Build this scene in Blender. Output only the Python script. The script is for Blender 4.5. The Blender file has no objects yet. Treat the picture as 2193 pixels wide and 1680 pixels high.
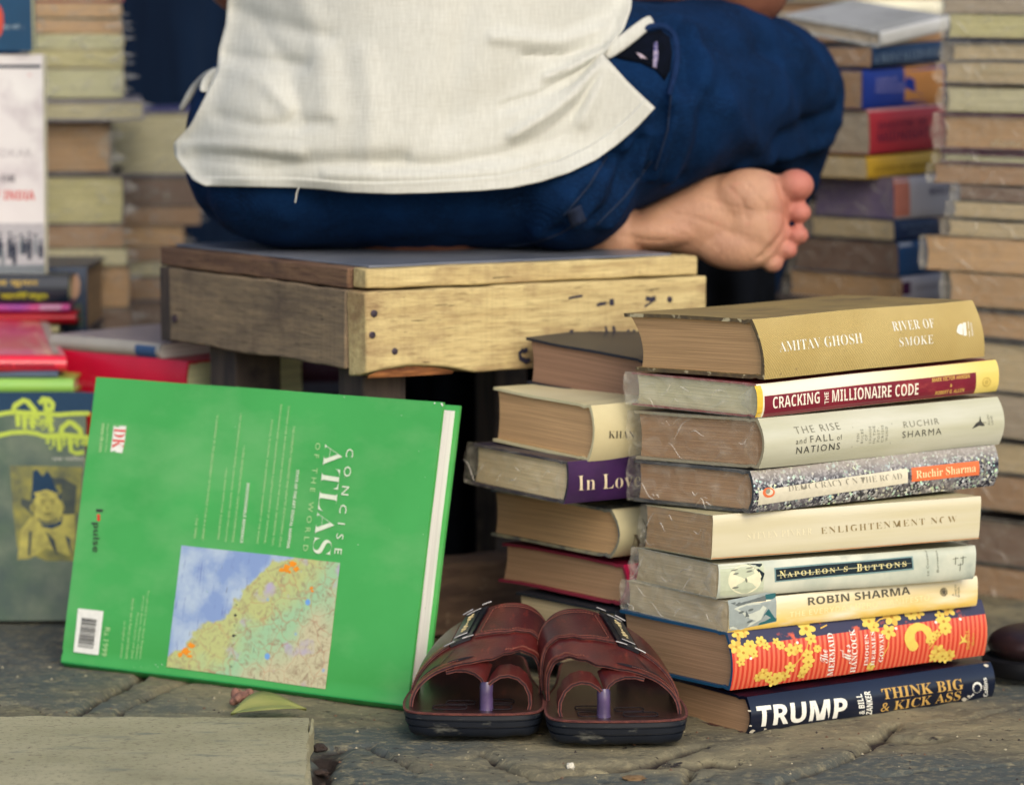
import bpy, bmesh, math, random
from mathutils import Vector, Matrix, noise
from mathutils.bvhtree import BVHTree
R = math.radians
random.seed(7)
SC = bpy.context.scene
COL = SC.collection
# ------------------------------------------------------------------ camera, sky, sun, exposure
F, CX, CY, EYE = 7540.0, 1096.5, 840.0, 0.60        # photo measured at 2193 x 1680
TH = math.atan(CY / F)
cam = bpy.data.cameras.new('camera'); cam.sensor_width = 36; cam.lens = F * 36 / 2193
cam.clip_start = 0.05; cam.clip_end = 500
cam.dof.use_dof = True; cam.dof.focus_distance = 2.86; cam.dof.aperture_fstop = 5.6
co = bpy.data.objects.new('camera', cam); COL.objects.link(co)
co.location = (0, 0, EYE); co.rotation_euler = (math.pi / 2 - TH, 0, 0)
SC.camera = co
SUN_AZ, SUN_EL = R(160), R(34)                      # azimuth clockwise from +Y (into the picture)
w = bpy.data.worlds.new('World'); SC.world = w; w.use_nodes = True
nt = w.node_tree
sky = nt.nodes.new('ShaderNodeTexSky'); sky.sky_type = 'NISHITA'; sky.sun_disc = False
sky.dust_density = 2.6; sky.ozone_density = 0.3; sky.air_density = 0.8
sky.sun_elevation = SUN_EL; sky.sun_rotation = SUN_AZ
nt.links.new(sky.outputs[0], nt.nodes['Background'].inputs[0])
nt.nodes['Background'].inputs[1].default_value = 0.15
sl = bpy.data.lights.new('sun', 'SUN'); sl.energy = 0.9; sl.angle = R(38); sl.color = (1, 0.93, 0.78)
so = bpy.data.objects.new('sun', sl); COL.objects.link(so)
sd = Vector((math.sin(SUN_AZ) * math.cos(SUN_EL), math.cos(SUN_AZ) * math.cos(SUN_EL), math.sin(SUN_EL)))
so.rotation_euler = sd.to_track_quat('Z', 'Y').to_euler(); so.location = sd * 10
SC.view_settings.view_transform = 'Standard'; SC.view_settings.look = 'None'
SC.cycles.use_denoising = True; SC.cycles.denoiser = 'OPENIMAGEDENOISE'; SC.cycles.denoising_prefilter = 'ACCURATE'; SC.cycles.denoising_input_passes = 'RGB_ALBEDO_NORMAL'; SC.cycles.sample_clamp_indirect = 2.5; SC.cycles.diffuse_bounces = 3; SC.cycles.use_adaptive_sampling = False
SC.view_settings.exposure = 0.46; SC.view_settings.gamma = 1.0
# ------------------------------------------------------------------ pixel -> place helpers
CAMP = Vector((0, 0, EYE))
def ray(x, y):
    a, b = (x - CX) / F, -(y - CY) / F
    return Vector((a, math.cos(TH) + b * math.sin(TH), -math.sin(TH) + b * math.cos(TH)))
def at(x, y, Y):
    d = ray(x, y); return CAMP + d * (Y / d.y)
def onz(x, y, z=0.0):
    d = ray(x, y); return CAMP + d * ((z - EYE) / d.z)
def px(p):
    D = p.y * math.cos(TH) - (p.z - EYE) * math.sin(TH)
    return CX + F * p.x / D
def onplane(x, y, o, n):
    d = ray(x, y); return CAMP + d * ((o - CAMP).dot(n) / d.dot(n))
def lin(*c):
    return tuple(((v / 255) / 12.92 if v / 255 <= .04045 else ((v / 255 + .055) / 1.055) ** 2.4) for v in c)
# ------------------------------------------------------------------ materials
def nd(nt, t, **kw):
    n = nt.nodes.new(t)
    for k, v in kw.items():
        key = k.replace('_', ' ')
        tgt = None
        if isinstance(v, tuple) and len(v) == 2 and v[0] == 'set': setattr(n, k, v[1]); continue
        tgt = n.inputs[k] if k in n.inputs else (n.inputs[key] if key in n.inputs else None)
        if tgt is None: setattr(n, k, v); continue
        if isinstance(v, bpy.types.NodeSocket): nt.links.new(v, tgt)
        else: tgt.default_value = v
    return n
def c4(c): return (c[0], c[1], c[2], 1)
def mp(nt, sc, rot=(0, 0, 0), loc=(0, 0, 0)):
    tc = nt.nodes.new('ShaderNodeTexCoord')
    m = nd(nt, 'ShaderNodeMapping', Scale=sc, Rotation=rot, Location=loc)
    nt.links.new(tc.outputs['Object'], m.inputs['Vector']); return m.outputs[0]
def nz(nt, sc, detail=4, rough=.55, rot=(0, 0, 0), loc=(0, 0, 0), dist=0):
    return nd(nt, 'ShaderNodeTexNoise', Vector=mp(nt, sc, rot, loc), Scale=1.0, Detail=detail, Roughness=rough, Distortion=dist).outputs['Fac']
def rmp(nt, f, a, b):
    return nd(nt, 'ShaderNodeMapRange', Value=f, From_Min=a, From_Max=b).outputs[0]
def mixc(nt, f, a, b):
    n = nt.nodes.new('ShaderNodeMix'); n.data_type = 'RGBA'
    for i, v in ((0, f), (6, a), (7, b)):
        if isinstance(v, bpy.types.NodeSocket): nt.links.new(v, n.inputs[i])
        else: n.inputs[i].default_value = v if i == 0 else c4(v)
    return n.outputs[2]
MATS = {}
def new(name):
    m = bpy.data.materials.new(name); m.use_nodes = True
    return m, m.node_tree, m.node_tree.nodes['Principled BSDF']
def mat(name, c1, c2=None, sc=40, rot=(0, 0, 0), detail=4, rough=.6, bump=.25, bdist=.0006, rng=(.35, .65), c3=None, sc3=8,
        rng3=(.55, .7), spec=.4, coat=0, sheen=0, fine=None, finebump=.0, metal=0, trans=0):
    if name in MATS: return MATS[name]
    m, nt, b = new(name)
    v3 = lambda s: s if isinstance(s, tuple) else (s, s, s)
    f = nz(nt, v3(sc), detail, rot=rot)
    c2 = c2 or tuple(x * .82 for x in c1)
    col = mixc(nt, rmp(nt, f, *rng), c2, c1)
    if c3: col = mixc(nt, rmp(nt, nz(nt, v3(sc3), 5, .6, loc=(3.1, 1.7, 5.2)), *rng3), col, c3)
    nt.links.new(col, b.inputs['Base Color'])
    b.inputs['Roughness'].default_value = rough
    b.inputs['Specular IOR Level'].default_value = spec
    b.inputs['Coat Weight'].default_value = coat; b.inputs['Coat Roughness'].default_value = .15
    b.inputs['Sheen Weight'].default_value = sheen; b.inputs['Metallic'].default_value = metal
    h = f
    if fine:
        g = nz(nt, v3(fine), 2)
        h = nd(nt, 'ShaderNodeMath', operation='MULTIPLY_ADD', **{}).outputs[0]
        n = h.node; nt.links.new(g, n.inputs[0]); n.inputs[1].default_value = finebump; nt.links.new(f, n.inputs[2])
    if bump:
        bp = nd(nt, 'ShaderNodeBump', Strength=bump, Distance=bdist, Height=h)
        nt.links.new(bp.outputs[0], b.inputs['Normal'])
    MATS[name] = m
    return m
def paper(name, c, dark=.62, sc=900):
    c = tuple(min(.82, x * k) for x, k in zip(c, (1.34, 1.22, 1.10)))
    c2 = tuple(x * dark for x in c)
    return mat(name, c, c2, sc=(7, 7, sc), rng=(.28, .72), rough=.9, bump=.45, bdist=.0007, detail=3, c3=tuple(x * .60 for x in c), sc3=(5, 5, 230), rng3=(.50, .72), spec=.15)
PAPERS = [paper('paper_tan', (.52, .36, .20)), paper('paper_brown', (.40, .27, .165)), paper('paper_cream', (.76, .69, .44)),
          paper('paper_yellow', (.76, .63, .34)), paper('paper_olive', (.58, .51, .33)), paper('paper_grey', (.44, .40, .32)),
          paper('paper_dark', (.20, .14, .115)), paper('paper_orange', (.62, .43, .24)), paper('paper_pale', (.66, .63, .43))]
PT, PB, PC, PY, PO, PG, PD, POR, PP = PAPERS
PW = paper('paper_white', (.80, .77, .70), dark=.86)
def cover(c, rough=.45, coat=0.15, k=1.0, wear=True):
    nm = 'cover_%d_%d_%d_%d' % tuple([int(x * 255) for x in c] + [int(rough * 100)])
    return mat(nm, c, tuple(x * .86 for x in c), sc=22, rough=rough, coat=coat, bump=.15, bdist=.0008,
               c3=tuple(min(1, x * .55 + .18) for x in c) if wear else None, sc3=70, rng3=(.7, .8))
def ink(c, rough=.55):
    return mat('ink_%d_%d_%d' % tuple(int(x * 255) for x in c), c, tuple(x * .9 for x in c), sc=200, rough=rough, bump=0, spec=.25)
def film_mat(name, base, amt, col=(.82, .80, .72)):
    m, nt, b = new(name)
    b.inputs['Base Color'].default_value = c4(col); b.inputs['Roughness'].default_value = .22
    b.inputs['Specular IOR Level'].default_value = .8
    v = mp(nt, (55, 34, 60), rot=(.5, .4, .3))
    dn = nd(nt, 'ShaderNodeTexNoise', Vector=v, Scale=1.1, Detail=3, Distortion=1.2)
    vo = nd(nt, 'ShaderNodeTexNoise', Vector=v, Scale=2.3, Detail=4, Distortion=2.6)
    ab = nd(nt, 'ShaderNodeMath', operation='SUBTRACT'); nt.links.new(vo.outputs['Fac'], ab.inputs[0]); ab.inputs[1].default_value = .5
    ab2 = nd(nt, 'ShaderNodeMath', operation='ABSOLUTE'); nt.links.new(ab.outputs[0], ab2.inputs[0])
    rid = nd(nt, 'ShaderNodeMapRange', Value=ab2.outputs[0], From_Min=0.0, From_Max=.02, To_Min=1.0, To_Max=0.0).outputs[0]
    big = rmp(nt, dn.outputs['Fac'], .42, .72)
    s = nd(nt, 'ShaderNodeMath', operation='MULTIPLY_ADD'); nt.links.new(rid, s.inputs[0]); s.inputs[1].default_value = amt; nt.links.new(big, s.inputs[2])
    s2 = nd(nt, 'ShaderNodeMath', operation='MULTIPLY_ADD', use_clamp=True); nt.links.new(s.outputs[0], s2.inputs[0]); s2.inputs[1].default_value = amt; s2.inputs[2].default_value = base
    bp = nd(nt, 'ShaderNodeBump', Strength=.9, Distance=.004, Height=dn.outputs['Fac'])
    nt.links.new(bp.outputs[0], b.inputs['Normal'])
    tr = nt.nodes.new('ShaderNodeBsdfTransparent')
    mx = nt.nodes.new('ShaderNodeMixShader')
    nt.links.new(s2.outputs[0], mx.inputs[0]); nt.links.new(tr.outputs[0], mx.inputs[1]); nt.links.new(b.outputs[0], mx.inputs[2])
    nt.links.new(mx.outputs[0], nt.nodes['Material Output'].inputs[0])
    return m
FILM = film_mat('clear_film', .03, .17, (.80, .74, .58))
FILMD = film_mat('milky_film', .13, .16, (.80, .76, .62))
FILMF = film_mat('film_fold_glint', .26, .22, (.86, .84, .76))
FILMB = film_mat('creased_film', .10, .14, (.82, .78, .64))
# ------------------------------------------------------------------ objects
def tag(o, label, cat, group=None, kind=None):
    if label: o['label'] = label
    if cat: o['category'] = cat
    if group: o['group'] = group
    if kind: o['kind'] = kind
    return o
def empty(name, M, label, cat, group=None):
    o = bpy.data.objects.new(name, None); COL.objects.link(o); o.empty_display_size = .02
    o.matrix_world = M if isinstance(M, Matrix) else Matrix.Translation(M)
    return tag(o, label, cat, group)
def link(name, bm, mats, parent=None, smooth=True, angle=40):
    me = bpy.data.meshes.new(name)
    if isinstance(bm, bpy.types.Mesh): me = bm
    else:
        bmesh.ops.recalc_face_normals(bm, faces=bm.faces) if getattr(bm, 'fixn', True) else None
        bm.to_mesh(me); bm.free()
    for m in (mats if isinstance(mats, (list, tuple)) else [mats]): me.materials.append(m)
    if smooth:
        for p in me.polygons: p.use_smooth = True
        try: me.set_sharp_from_angle(angle=R(angle))
        except Exception: pass
    o = bpy.data.objects.new(name, me); COL.objects.link(o)
    if parent:
        o.parent = parent
    return o
class XBM:
    """verts/faces collector -> mesh (no normal recalculation)"""
    def __init__(s): s.v = []; s.f = []; s.m = []
    def add(s, vs, fs, mi=0):
        k = len(s.v); s.v += [tuple(v) for v in vs]; s.f += [tuple(i + k for i in f) for f in fs]; s.m += [mi] * len(fs)
    def grid(s, rows, mi=0, flip=False, closeu=False):
        nr, nc = len(rows), len(rows[0]); k = len(s.v)
        for r in rows: s.v += [tuple(p) for p in r]
        for i in range(nr - 1):
            for j in range(nc if closeu else nc - 1):
                j2 = (j + 1) % nc
                q = (k + i * nc + j, k + i * nc + j2, k + (i + 1) * nc + j2, k + (i + 1) * nc + j)
                s.f.append(q[::-1] if flip else q); s.m.append(mi(i, j) if callable(mi) else mi)
    def box(s, lo, hi, fn=None, mi=0, n=(1, 1, 1)):
        fn = fn or (lambda x, y, z: (x, y, z))
        bm = bmesh.new(); bmesh.ops.create_cube(bm, size=1)
        c = [(lo[i] + hi[i]) / 2 for i in range(3)]; d = [hi[i] - lo[i] for i in range(3)]
        vs = [fn(*(c[i] + v.co[i] * d[i] for i in range(3))) for v in bm.verts]
        s.add(vs, [tuple(v.index for v in f.verts) for f in bm.faces], mi); bm.free()
    def tube(s, pts, r, n=8, mi=0, cap=True):
        pts = [Vector(p) for p in pts]; rows = []
        for i, p in enumerate(pts):
            d = (pts[min(i + 1, len(pts) - 1)] - pts[max(i - 1, 0)]).normalized()
            a = d.orthogonal().normalized() if i == 0 else (a - d * a.dot(d)).normalized()
            b = d.cross(a); rr = r[i] if isinstance(r, (list, tuple)) else r
            rows.append([p + a * (rr * math.cos(t * 2 * math.pi / n)) + b * (rr * math.sin(t * 2 * math.pi / n)) for t in range(n)])
        k = len(s.v); s.grid(rows, mi, closeu=True)
        if cap:
            s.f += [tuple(k + i for i in range(n))[::-1], tuple(k + (len(rows) - 1) * n + i for i in range(n))]; s.m += [mi, mi]
    def mesh(s, name):
        me = bpy.data.meshes.new(name); me.from_pydata(s.v, [], s.f); me.polygons.foreach_set('material_index', s.m); me.update(); return me
    def link(s, name, mats, parent=None, smooth=True, angle=40, fix=True):
        me = s.mesh(name)
        if fix:
            bm = bmesh.new(); bm.from_mesh(me); bmesh.ops.recalc_face_normals(bm, faces=bm.faces); bm.to_mesh(me); bm.free()
        return link(name, me, mats, parent, smooth, angle)
def bevelled(o, wd, seg=2):
    m = o.modifiers.new('bevel', 'BEVEL'); m.width = wd; m.segments = seg; m.limit_method = 'ANGLE'; m.angle_limit = R(40); return o
# text -------------------------------------------------------------
def style(s, st):
    r = ''
    for ch in s:
        up, lo, dg = 'A' <= ch <= 'Z', 'a' <= ch <= 'z', '0' <= ch <= '9'
        if st == 'serif' and (up or lo): r += chr((0x1D400 - 65 if up else 0x1D41A - 97) + ord(ch))
        elif st == 'ital' and (up or lo): r += '\u210e' if ch == 'h' else chr((0x1D434 - 65 if up else 0x1D44E - 97) + ord(ch))
        elif st == 'bold' and (up or lo): r += chr((0x1D5D4 - 65 if up else 0x1D5EE - 97) + ord(ch))
        elif st == 'boldital' and (up or lo): r += chr((0x1D63C - 65 if up else 0x1D656 - 97) + ord(ch))
        elif st == 'script' and (up or lo): r += chr((0x1D4D0 - 65 if up else 0x1D4EA - 97) + ord(ch))
        elif st == 'bold' and dg: r += chr(0x1D7EC + ord(ch) - 48)
        else: r += ch
    return r
TC = {}
def textmesh(s, st='sans', off=0.0, space=1.0, res=2):
    key = (s, st, off, space)
    if key in TC: return TC[key]
    c = bpy.data.curves.new('t', 'FONT'); c.body = style(s, st); c.size = 1; c.offset = off; c.space_character = space
    c.resolution_u = res; c.fill_mode = 'FRONT'
    o = bpy.data.objects.new('t', c); COL.objects.link(o)
    dg = bpy.context.evaluated_depsgraph_get(); e = o.evaluated_get(dg); me = e.to_mesh()
    vs = [(v.co.x, v.co.y) for v in me.vertices]; fs = [tuple(p.vertices) for p in me.polygons]
    e.to_mesh_clear(); bpy.data.objects.remove(o); bpy.data.curves.remove(c)
    bm = bmesh.new()
    bv = [bm.verts.new((x, y, 0)) for x, y in vs]
    for q in fs:
        try: bm.faces.new([bv[i] for i in q])
        except ValueError: pass
    ys = [v[1] for v in vs]; lo, hi = min(ys), max(ys)
    for i in range(1, 8): bmesh.ops.bisect_plane(bm, geom=bm.verts[:] + bm.edges[:] + bm.faces[:], plane_co=(0, lo + (hi - lo) * i / 8, 0), plane_no=(0, 1, 0))
    bm.verts.index_update(); vs = [(v.co.x, v.co.y) for v in bm.verts]; fs = [tuple(v.index for v in q.verts) for q in bm.faces]; bm.free()
    x0, x1 = min(v[0] for v in vs), max(v[0] for v in vs); y0, y1 = min(v[1] for v in vs), max(v[1] for v in vs)
    out = ([((x - x0) / (x1 - x0), (y - y0) / (y1 - y0)) for x, y in vs], fs)
    TC[key] = out
    return out
class Face:
    """a flat (or bulged) printed face of a thing: origin + two axes, in world space; put(a, b, lift) gives the point in the thing's own space"""
    def __init__(s, O, A, B, put): s.O, s.A, s.B, s.put = O, A.normalized(), B.normalized(), put; s.n = s.A.cross(s.B)
    def ab(s, p):
        q = onplane(p[0], p[1], s.O, s.n) - s.O
        aa, bb, c = s.A.dot(s.A), s.B.dot(s.B), s.A.dot(s.B)
        u, v = q.dot(s.A), q.dot(s.B); D = aa * bb - c * c
        return Vector(((u * bb - v * c) / D, (v * aa - u * c) / D))
    def text(s, X, t, st, pO, pX, pY, mi, lift=.00035, off=0.0, space=1.0):
        o, x, y = s.ab(pO), s.ab(pX), s.ab(pY); x -= o; y -= o
        vs, fs = textmesh(t, st, off, space)
        X.add([s.put(*(o + x * a + y * b), lift) for a, b in vs], fs, mi)
    def quad(s, X, p, mi, lift=.00018, n=8, m=6):
        q = [s.ab(c) for c in p]   # bl, br, tr, tl
        X.grid([[s.put(*((q[0] * (1 - u) + q[1] * u) * (1 - v) + (q[3] * (1 - u) + q[2] * u) * v), lift) for u in [i / n for i in range(n + 1)]] for v in [j / m for j in range(m + 1)]], mi)
    def poly(s, X, pts, mi, lift=.0003):
        q = [s.ab(c) for c in pts]; c = sum(q, Vector((0, 0))) / len(q)
        k = len(q); X.add([s.put(*p, lift) for p in q] + [s.put(*c, lift)], [(i, (i + 1) % k, k) for i in range(k)], mi)
    def stroke(s, X, pts, wd, mi, lift=.0003):
        q = [s.ab(c) for c in pts]; rows = []
        for i, p in enumerate(q):
            d = (q[min(i + 1, len(q) - 1)] - q[max(0, i - 1)]).normalized(); nn = Vector((-d.y, d.x)) * wd / 2
            rows.append([s.put(*(p + nn), lift), s.put(*(p - nn), lift)])
        X.grid(rows, mi)
def circ(x, y, rx, ry=None, n=14, rot=0, a0=0, a1=2 * math.pi):
    ry = ry or rx; c, s_ = math.cos(rot), math.sin(rot); o = []
    for i in range(n):
        t = a0 + (a1 - a0) * i / n; u, v = rx * math.cos(t), ry * math.sin(t); o.append((x + u * c - v * s_, y + u * s_ + v * c))
    return o
# ------------------------------------------------------------------ books
ALLBOOKS = []
def book3d(name, label, O, U, V, W, boards, spine, pages, edge=None, hard=True, bulge=.004, pw=2.0, ov=.003, c=.0024,
           wrap=0, warp=.0007, group=None, fore=.003, flap=False, seed=None, wrapmat=None, spike=False):
    u = U.normalized(); z = U.cross(V).normalized(); y = z.cross(u)
    M = Matrix((u, y, z)).transposed().to_4x4(); M.translation = O
    Mi = M.to_3x3().inverted()
    L, D, T = U.length, V.length, W.length
    v, w_ = Mi @ V.normalized(), Mi @ W.normalized()
    sd = Vector(((seed if seed is not None else random.random() * 50), 3.3, 7.7))
    def raw(s, t, h): return Vector((s, 0, 0)) + v * t + w_ * h
    def loc(s, t, h):
        p = raw(s, t, h)
        return p + noise.noise_vector(p * 9 + sd) * warp + noise.noise_vector(p * 22 + sd) * warp * .2
    root = empty(name, M, label, 'book', group)
    if not hard: ov, c, = .0006, .0006
    g = min(.010, D * .1)
    ks = [-1, -.94, -.8, -.55, -.28, 0, .28, .55, .8, .94, 1]
    spt = lambda k: -bulge * (1 - abs(k) ** pw)
    gd = .0011 if hard else .0002
    fr = [1, .94, .87, .8, .73, .66, .59, .52, .45, .38, .31, .24, .17]
    out = [(D * q, 0) for q in fr] + [(g * 1.5, 0), (g, gd), (g * .5, 0), (.0012, 0)]
    inn = [(D * q, c) for q in fr] + [(g * 1.5, c), (g, c + gd), (g * .5, c), (.0012 + c, c)]
    nb = len(out)
    out += [(spt(k), T / 2 * (1 + k)) for k in ks]; inn += [(spt(k) + c, T / 2 + (T / 2 - c) * k) for k in ks]
    out += [(t, T - h) for t, h in reversed(out[:nb])]; inn += [(t, T - h) for t, h in reversed(inn[:nb])]
    nS = 16; X = XBM(); m = len(out)
    ss = [L * i / nS for i in range(nS + 1)]
    spf = lambda j: 1 if nb - 1 <= j < m - nb else 0
    X.grid([[loc(s, *p) for p in out] for s in ss], lambda i, j: spf(j))
    X.grid([[loc(s, *p) for p in inn] for s in ss], 0, flip=True)
    for s in (0, L): X.grid([[loc(s, *p) for p in out], [loc(s, *p) for p in inn]], 2, flip=(s == 0))
    for e in (0, m - 1): X.grid([[loc(s, *out[e]), loc(s, *inn[e])] for s in ss], 2, flip=(e == 0))
    cv = X.link('cover', [boards, spine, edge or boards], root, angle=50)
    # page block
    X = XBM(); nh, ntt = 10, 6
    hs = [c + .0002 + (T - 2 * c - .0004) * i / nh for i in range(nh + 1)]
    t0 = lambda h: spt((h - T / 2) / (T / 2)) + c + .0006
    t1 = lambda h: D - ov - fore * (1 - ((h - T / 2) / (T / 2)) ** 2)
    ss2 = [ov + (L - 2 * ov) * i / 10 for i in range(11)]
    cap = lambda s: [[loc(s, t0(h) + (t1(h) - t0(h)) * i / ntt, h) for i in range(ntt + 1)] for h in hs]
    X.grid(cap(ss2[0])); X.grid(cap(ss2[-1]), flip=True)
    X.grid([[loc(s, t1(h), h) for s in ss2] for h in hs]); X.grid([[loc(s, t0(h), h) for s in ss2] for h in hs], flip=True)
    X.grid([[loc(s, t0(hs[0]) + (t1(hs[0]) - t0(hs[0])) * i / 2, hs[0]) for i in range(3)] for s in ss2])
    X.grid([[loc(s, t0(hs[-1]) + (t1(hs[-1]) - t0(hs[-1])) * i / 2, hs[-1]) for i in range(3)] for s in ss2], flip=True)
    X.link('page_block', [pages], root, angle=50, fix=False)
    if wrap:
        X = XBM(); na, nbb = 40, 14; q = random.random() * 90; rows = []
        for i in range(nbb + 1):
            h = -.0005 + (T + .001) * i / nbb; row = []
            for j in range(na + 1):
                t = -.001 + (D + .009) * j / na
                p = raw(0, t, h) * 1
                cr = abs(noise.noise(Vector((t * 70 + h * 50 + q, h * 60, q)))) * .004 + abs(noise.noise(Vector((t * 25 - h * 40, h * 30 + q, 4)))) * .005
                edge_ = min(1, min(h + .0005, T + .0005 - h) / (T * .25)) * min(1, (t + .001) / .012)
                row.append(raw(-.0008 - cr * wrap * max(edge_, .05), t, h))
            rows.append(row)
        X.grid(rows)
        # film bulging past the fore edge
        rows = []
        for i in range(9):
            h = T * i / 8; a = math.sin(math.pi * i / 8)
            rows.append([raw(-.0008 + .02 * k / 4, D + .008 - (.012 * (k / 4) if k else 0) + a * .006 * (1 - k / 4) * (.5 + noise.noise(Vector((h * 90, q, k)))), h) for k in range(5)])
        X.grid(rows)
        if flap:
            for dt in (0, .0035):
                tip = (.020 - dt * 1.5, T * random.uniform(.35, .6))
                X.grid([[raw(-.003 - dt * .4 - .003 * math.sin(math.pi * k / 5) * (1 - j / 4), -.0008 + tip[0] * (j / 4) , (T * (.04 + .92 * k / 5)) * (1 - j / 4) + tip[1] * (j / 4)) for k in range(6)] for j in range(5)])
        if spike:
            for h0 in (.15, .6):
                sz_ = random.uniform(.010, .020)
                if random.random() < .8: X.grid([[raw(.002 + .004 * j, -.001 - sz_ * (j / 3) , T * (h0 + .3 * k / 3 * (1 - j / 3) + .12 * j / 3)) for k in range(4)] for j in range(4)], 1)
        for k in range(6):  # thin whitish strips over the film stand in for its light glints
            t, h, a, ln, wd = random.uniform(.05, .95) * D, random.uniform(.15, .85) * T, random.uniform(-.9, .9), random.uniform(.006, .022), random.uniform(.00025, .0007) * (1.8 if spike else 1)
            rows = []
            for i in range(6):
                q_ = i / 5 - .5; tt = t + ln * q_; hh = max(.001, min(T - .001, h + ln * q_ * a + .002 * math.sin(q_ * 5 + k))); ww = wd * math.cos(q_ * 2.9)
                rows.append([raw(-.0055 * max(.4, wrap) - .0006, tt - ww * a, hh + ww), raw(-.0055 * max(.4, wrap) - .0012, tt, hh), raw(-.0055 * max(.4, wrap) - .0006, tt + ww * a, hh - ww)])
            X.grid(rows, 1)
        X.link('plastic_wrap', [wrapmat or FILM, FILMF], root, angle=30, fix=False)
    def put_spine(a, b, lift):
        k = max(-1, min(1, (b - T / 2) / (T / 2)))
        return loc(a, spt(k) - lift, b)
    fs = Face(O - V.normalized() * bulge * .8, U, W, put_spine)
    fc = Face(O, U, V, lambda a, b, lift: loc(a, b, -lift))
    ft = Face(O + W, U, V, lambda a, b, lift: loc(a, b, T + lift))
    fe = Face(O, V, W, lambda a, b, lift: loc(-lift, a, b))
    return dict(root=root, spine=fs, front=fc, top=ft, end=fe, L=L, D=D, T=T, loc=loc, cover=cv)
def corner(p0, pb, Y, yaw, p1=None, p2=None, L=.23, D=.15):
    """near vertical edge p0/pb at distance Y, spine running to p1, page end running to p2 (pixels; a number is an x only and means level)"""
    a = R(yaw); du, dv = Vector((math.cos(a), math.sin(a), 0)), Vector((-math.sin(a), math.cos(a), 0))
    Nn = at(p0[0], p0[1], Y); B = at(pb[0], pb[1], Y)
    def run(p, d, n, ln):
        if p is None: return d * ln
        if isinstance(p, (int, float)):
            k = (p - CX) / F; D0 = Nn.y * math.cos(TH) - (Nn.z - EYE) * math.sin(TH)
            return d * ((k * D0 - Nn.x) / (d.x - k * d.y * math.cos(TH)))
        return onplane(p[0], p[1], Nn, n) - Nn
    U = run(p1, du, dv, L); V = run(p2, dv, du, D)
    return B, U, V, Nn - B
def book(name, label, p0, pb, Y, yaw, p1=None, p2=None, L=.23, D=.15, **kw):
    return book3d(name, label, *corner(p0, pb, Y, yaw, p1, p2, L, D), **kw)
# ------------------------------------------------------------------ the ground
def seg_d(p, a, b):
    ab = b - a; t = max(0, min(1, (p - a).dot(ab) / ab.length_squared)); return (p - a - ab * t).length
CRACKS = [  # (pixel polyline, half width m, depth m)
    ([(0, 1500), (60, 1494), (130, 1530)], .004, .004),
    ([(140, 1532), (205, 1490), (260, 1465), (300, 1440), (345, 1420)], .005, .007),
    ([(245, 1522), (275, 1500), (310, 1490), (330, 1475), (400, 1452)], .004, .006),
    ([(705, 1590), (785, 1582), (812, 1598), (850, 1615), (900, 1642)], .004, .006),
    ([(1000, 1612), (1035, 1600), (1100, 1640), (1165, 1660), (1240, 1640)], .005, .006),
    ([(1165, 1655), (1040, 1680), (990, 1700)], .004, .005),
    ([(1230, 1648), (1320, 1640), (1420, 1610), (1500, 1585)], .007, .006),
    ([(1465, 1670), (1480, 1640), (1520, 1615)], .005, .005),
    ([(1400, 1690), (1470, 1662), (1520, 1650)], .004, .005),
    ([(1660, 1668), (1740, 1640), (1800, 1622), (1850, 1600), (1890, 1570), (1915, 1540)], .006, .007),
    ([(1890, 1570), (1960, 1582), (2010, 1575)], .008, .006),
    ([(1900, 1655), (2000, 1640), (2193, 1630)], .003, .004),
    ([(700, 1605), (690, 1640), (660, 1690)], .010, .010),
    ([(2193, 1500), (2080, 1530), (1960, 1540)], .003, .003),
]
CR3 = [([onz(*p).xy for p in pl], wd, dp) for pl, wd, dp in CRACKS]
PATCH = [(onz(1915, 1575).xy, .030, .014, .008), (onz(1990, 1578).xy, .022, .008, .006), (onz(1330, 1628).xy, .07, .012, .005), (onz(1500, 1625).xy, .04, .014, .006), (onz(700, 1600).xy, .02, .02, .006)]
def gz(x, y):
    p = Vector((x, y))
    if not (-1.2 < x < 1.2 and 2.4 < y < 4.2): return -.004
    n1 = noise.fractal(Vector((x * 5, y * 5, 0)), 1, 2, 4)
    n2 = noise.fractal(Vector((x * 26, y * 40, 9)), 1, 2, 5)
    h = -.0035 + .0026 * n1 + .0016 * n2
    n2 += .8 * noise.fractal(Vector((x * 90, y * 90, 4)), 1, 2, 3) * .5; h = -.0035 + .0026 * n1 + .0014 * n2
    wob = noise.noise_vector(Vector((x * 60, y * 60, 5))).xy * .005
    for pl, wd, dp in CR3:
        if abs(pl[0].y - y) > .5: continue
        d = min(seg_d(p + wob, pl[i], pl[i + 1]) for i in range(len(pl) - 1))
        if d < wd * 3: h -= dp * 1.6 * math.exp(-(d / wd / .8) ** 2)
    for c, rx, ry, dp in PATCH:
        q = (p - c + wob * 2); e = (q.x / rx) ** 2 + (q.y / ry) ** 2
        if e < 4: h -= dp * math.exp(-e * e)
    return min(h, 0.0)
def axis(lo, hi, st, far):
    a = [lo + (hi - lo) * i / round((hi - lo) / st) for i in range(round((hi - lo) / st) + 1)]
    pre, s, x = [], st, lo
    while x > -far: s *= 1.6; x -= s; pre.append(x)
    post, s, x = [], st, hi
    while x < far: s *= 1.6; x += s; post.append(x)
    return pre[::-1] + a + post
gx, gy = axis(-.62, .62, .005, 60), axis(2.52, 3.5, .0045, 60)
X = XBM(); X.grid([[(x, y, gz(x, y)) for x in gx] for y in gy])
m, t_, b = new('stone')
f1 = nz(t_, (10, 12, 9), 7, .68); f2 = nz(t_, (110, 130, 110), 7, .72); f3 = nz(t_, (3.2, 4.2, 3), 3, .5, loc=(4, 1.3, 0))
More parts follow.
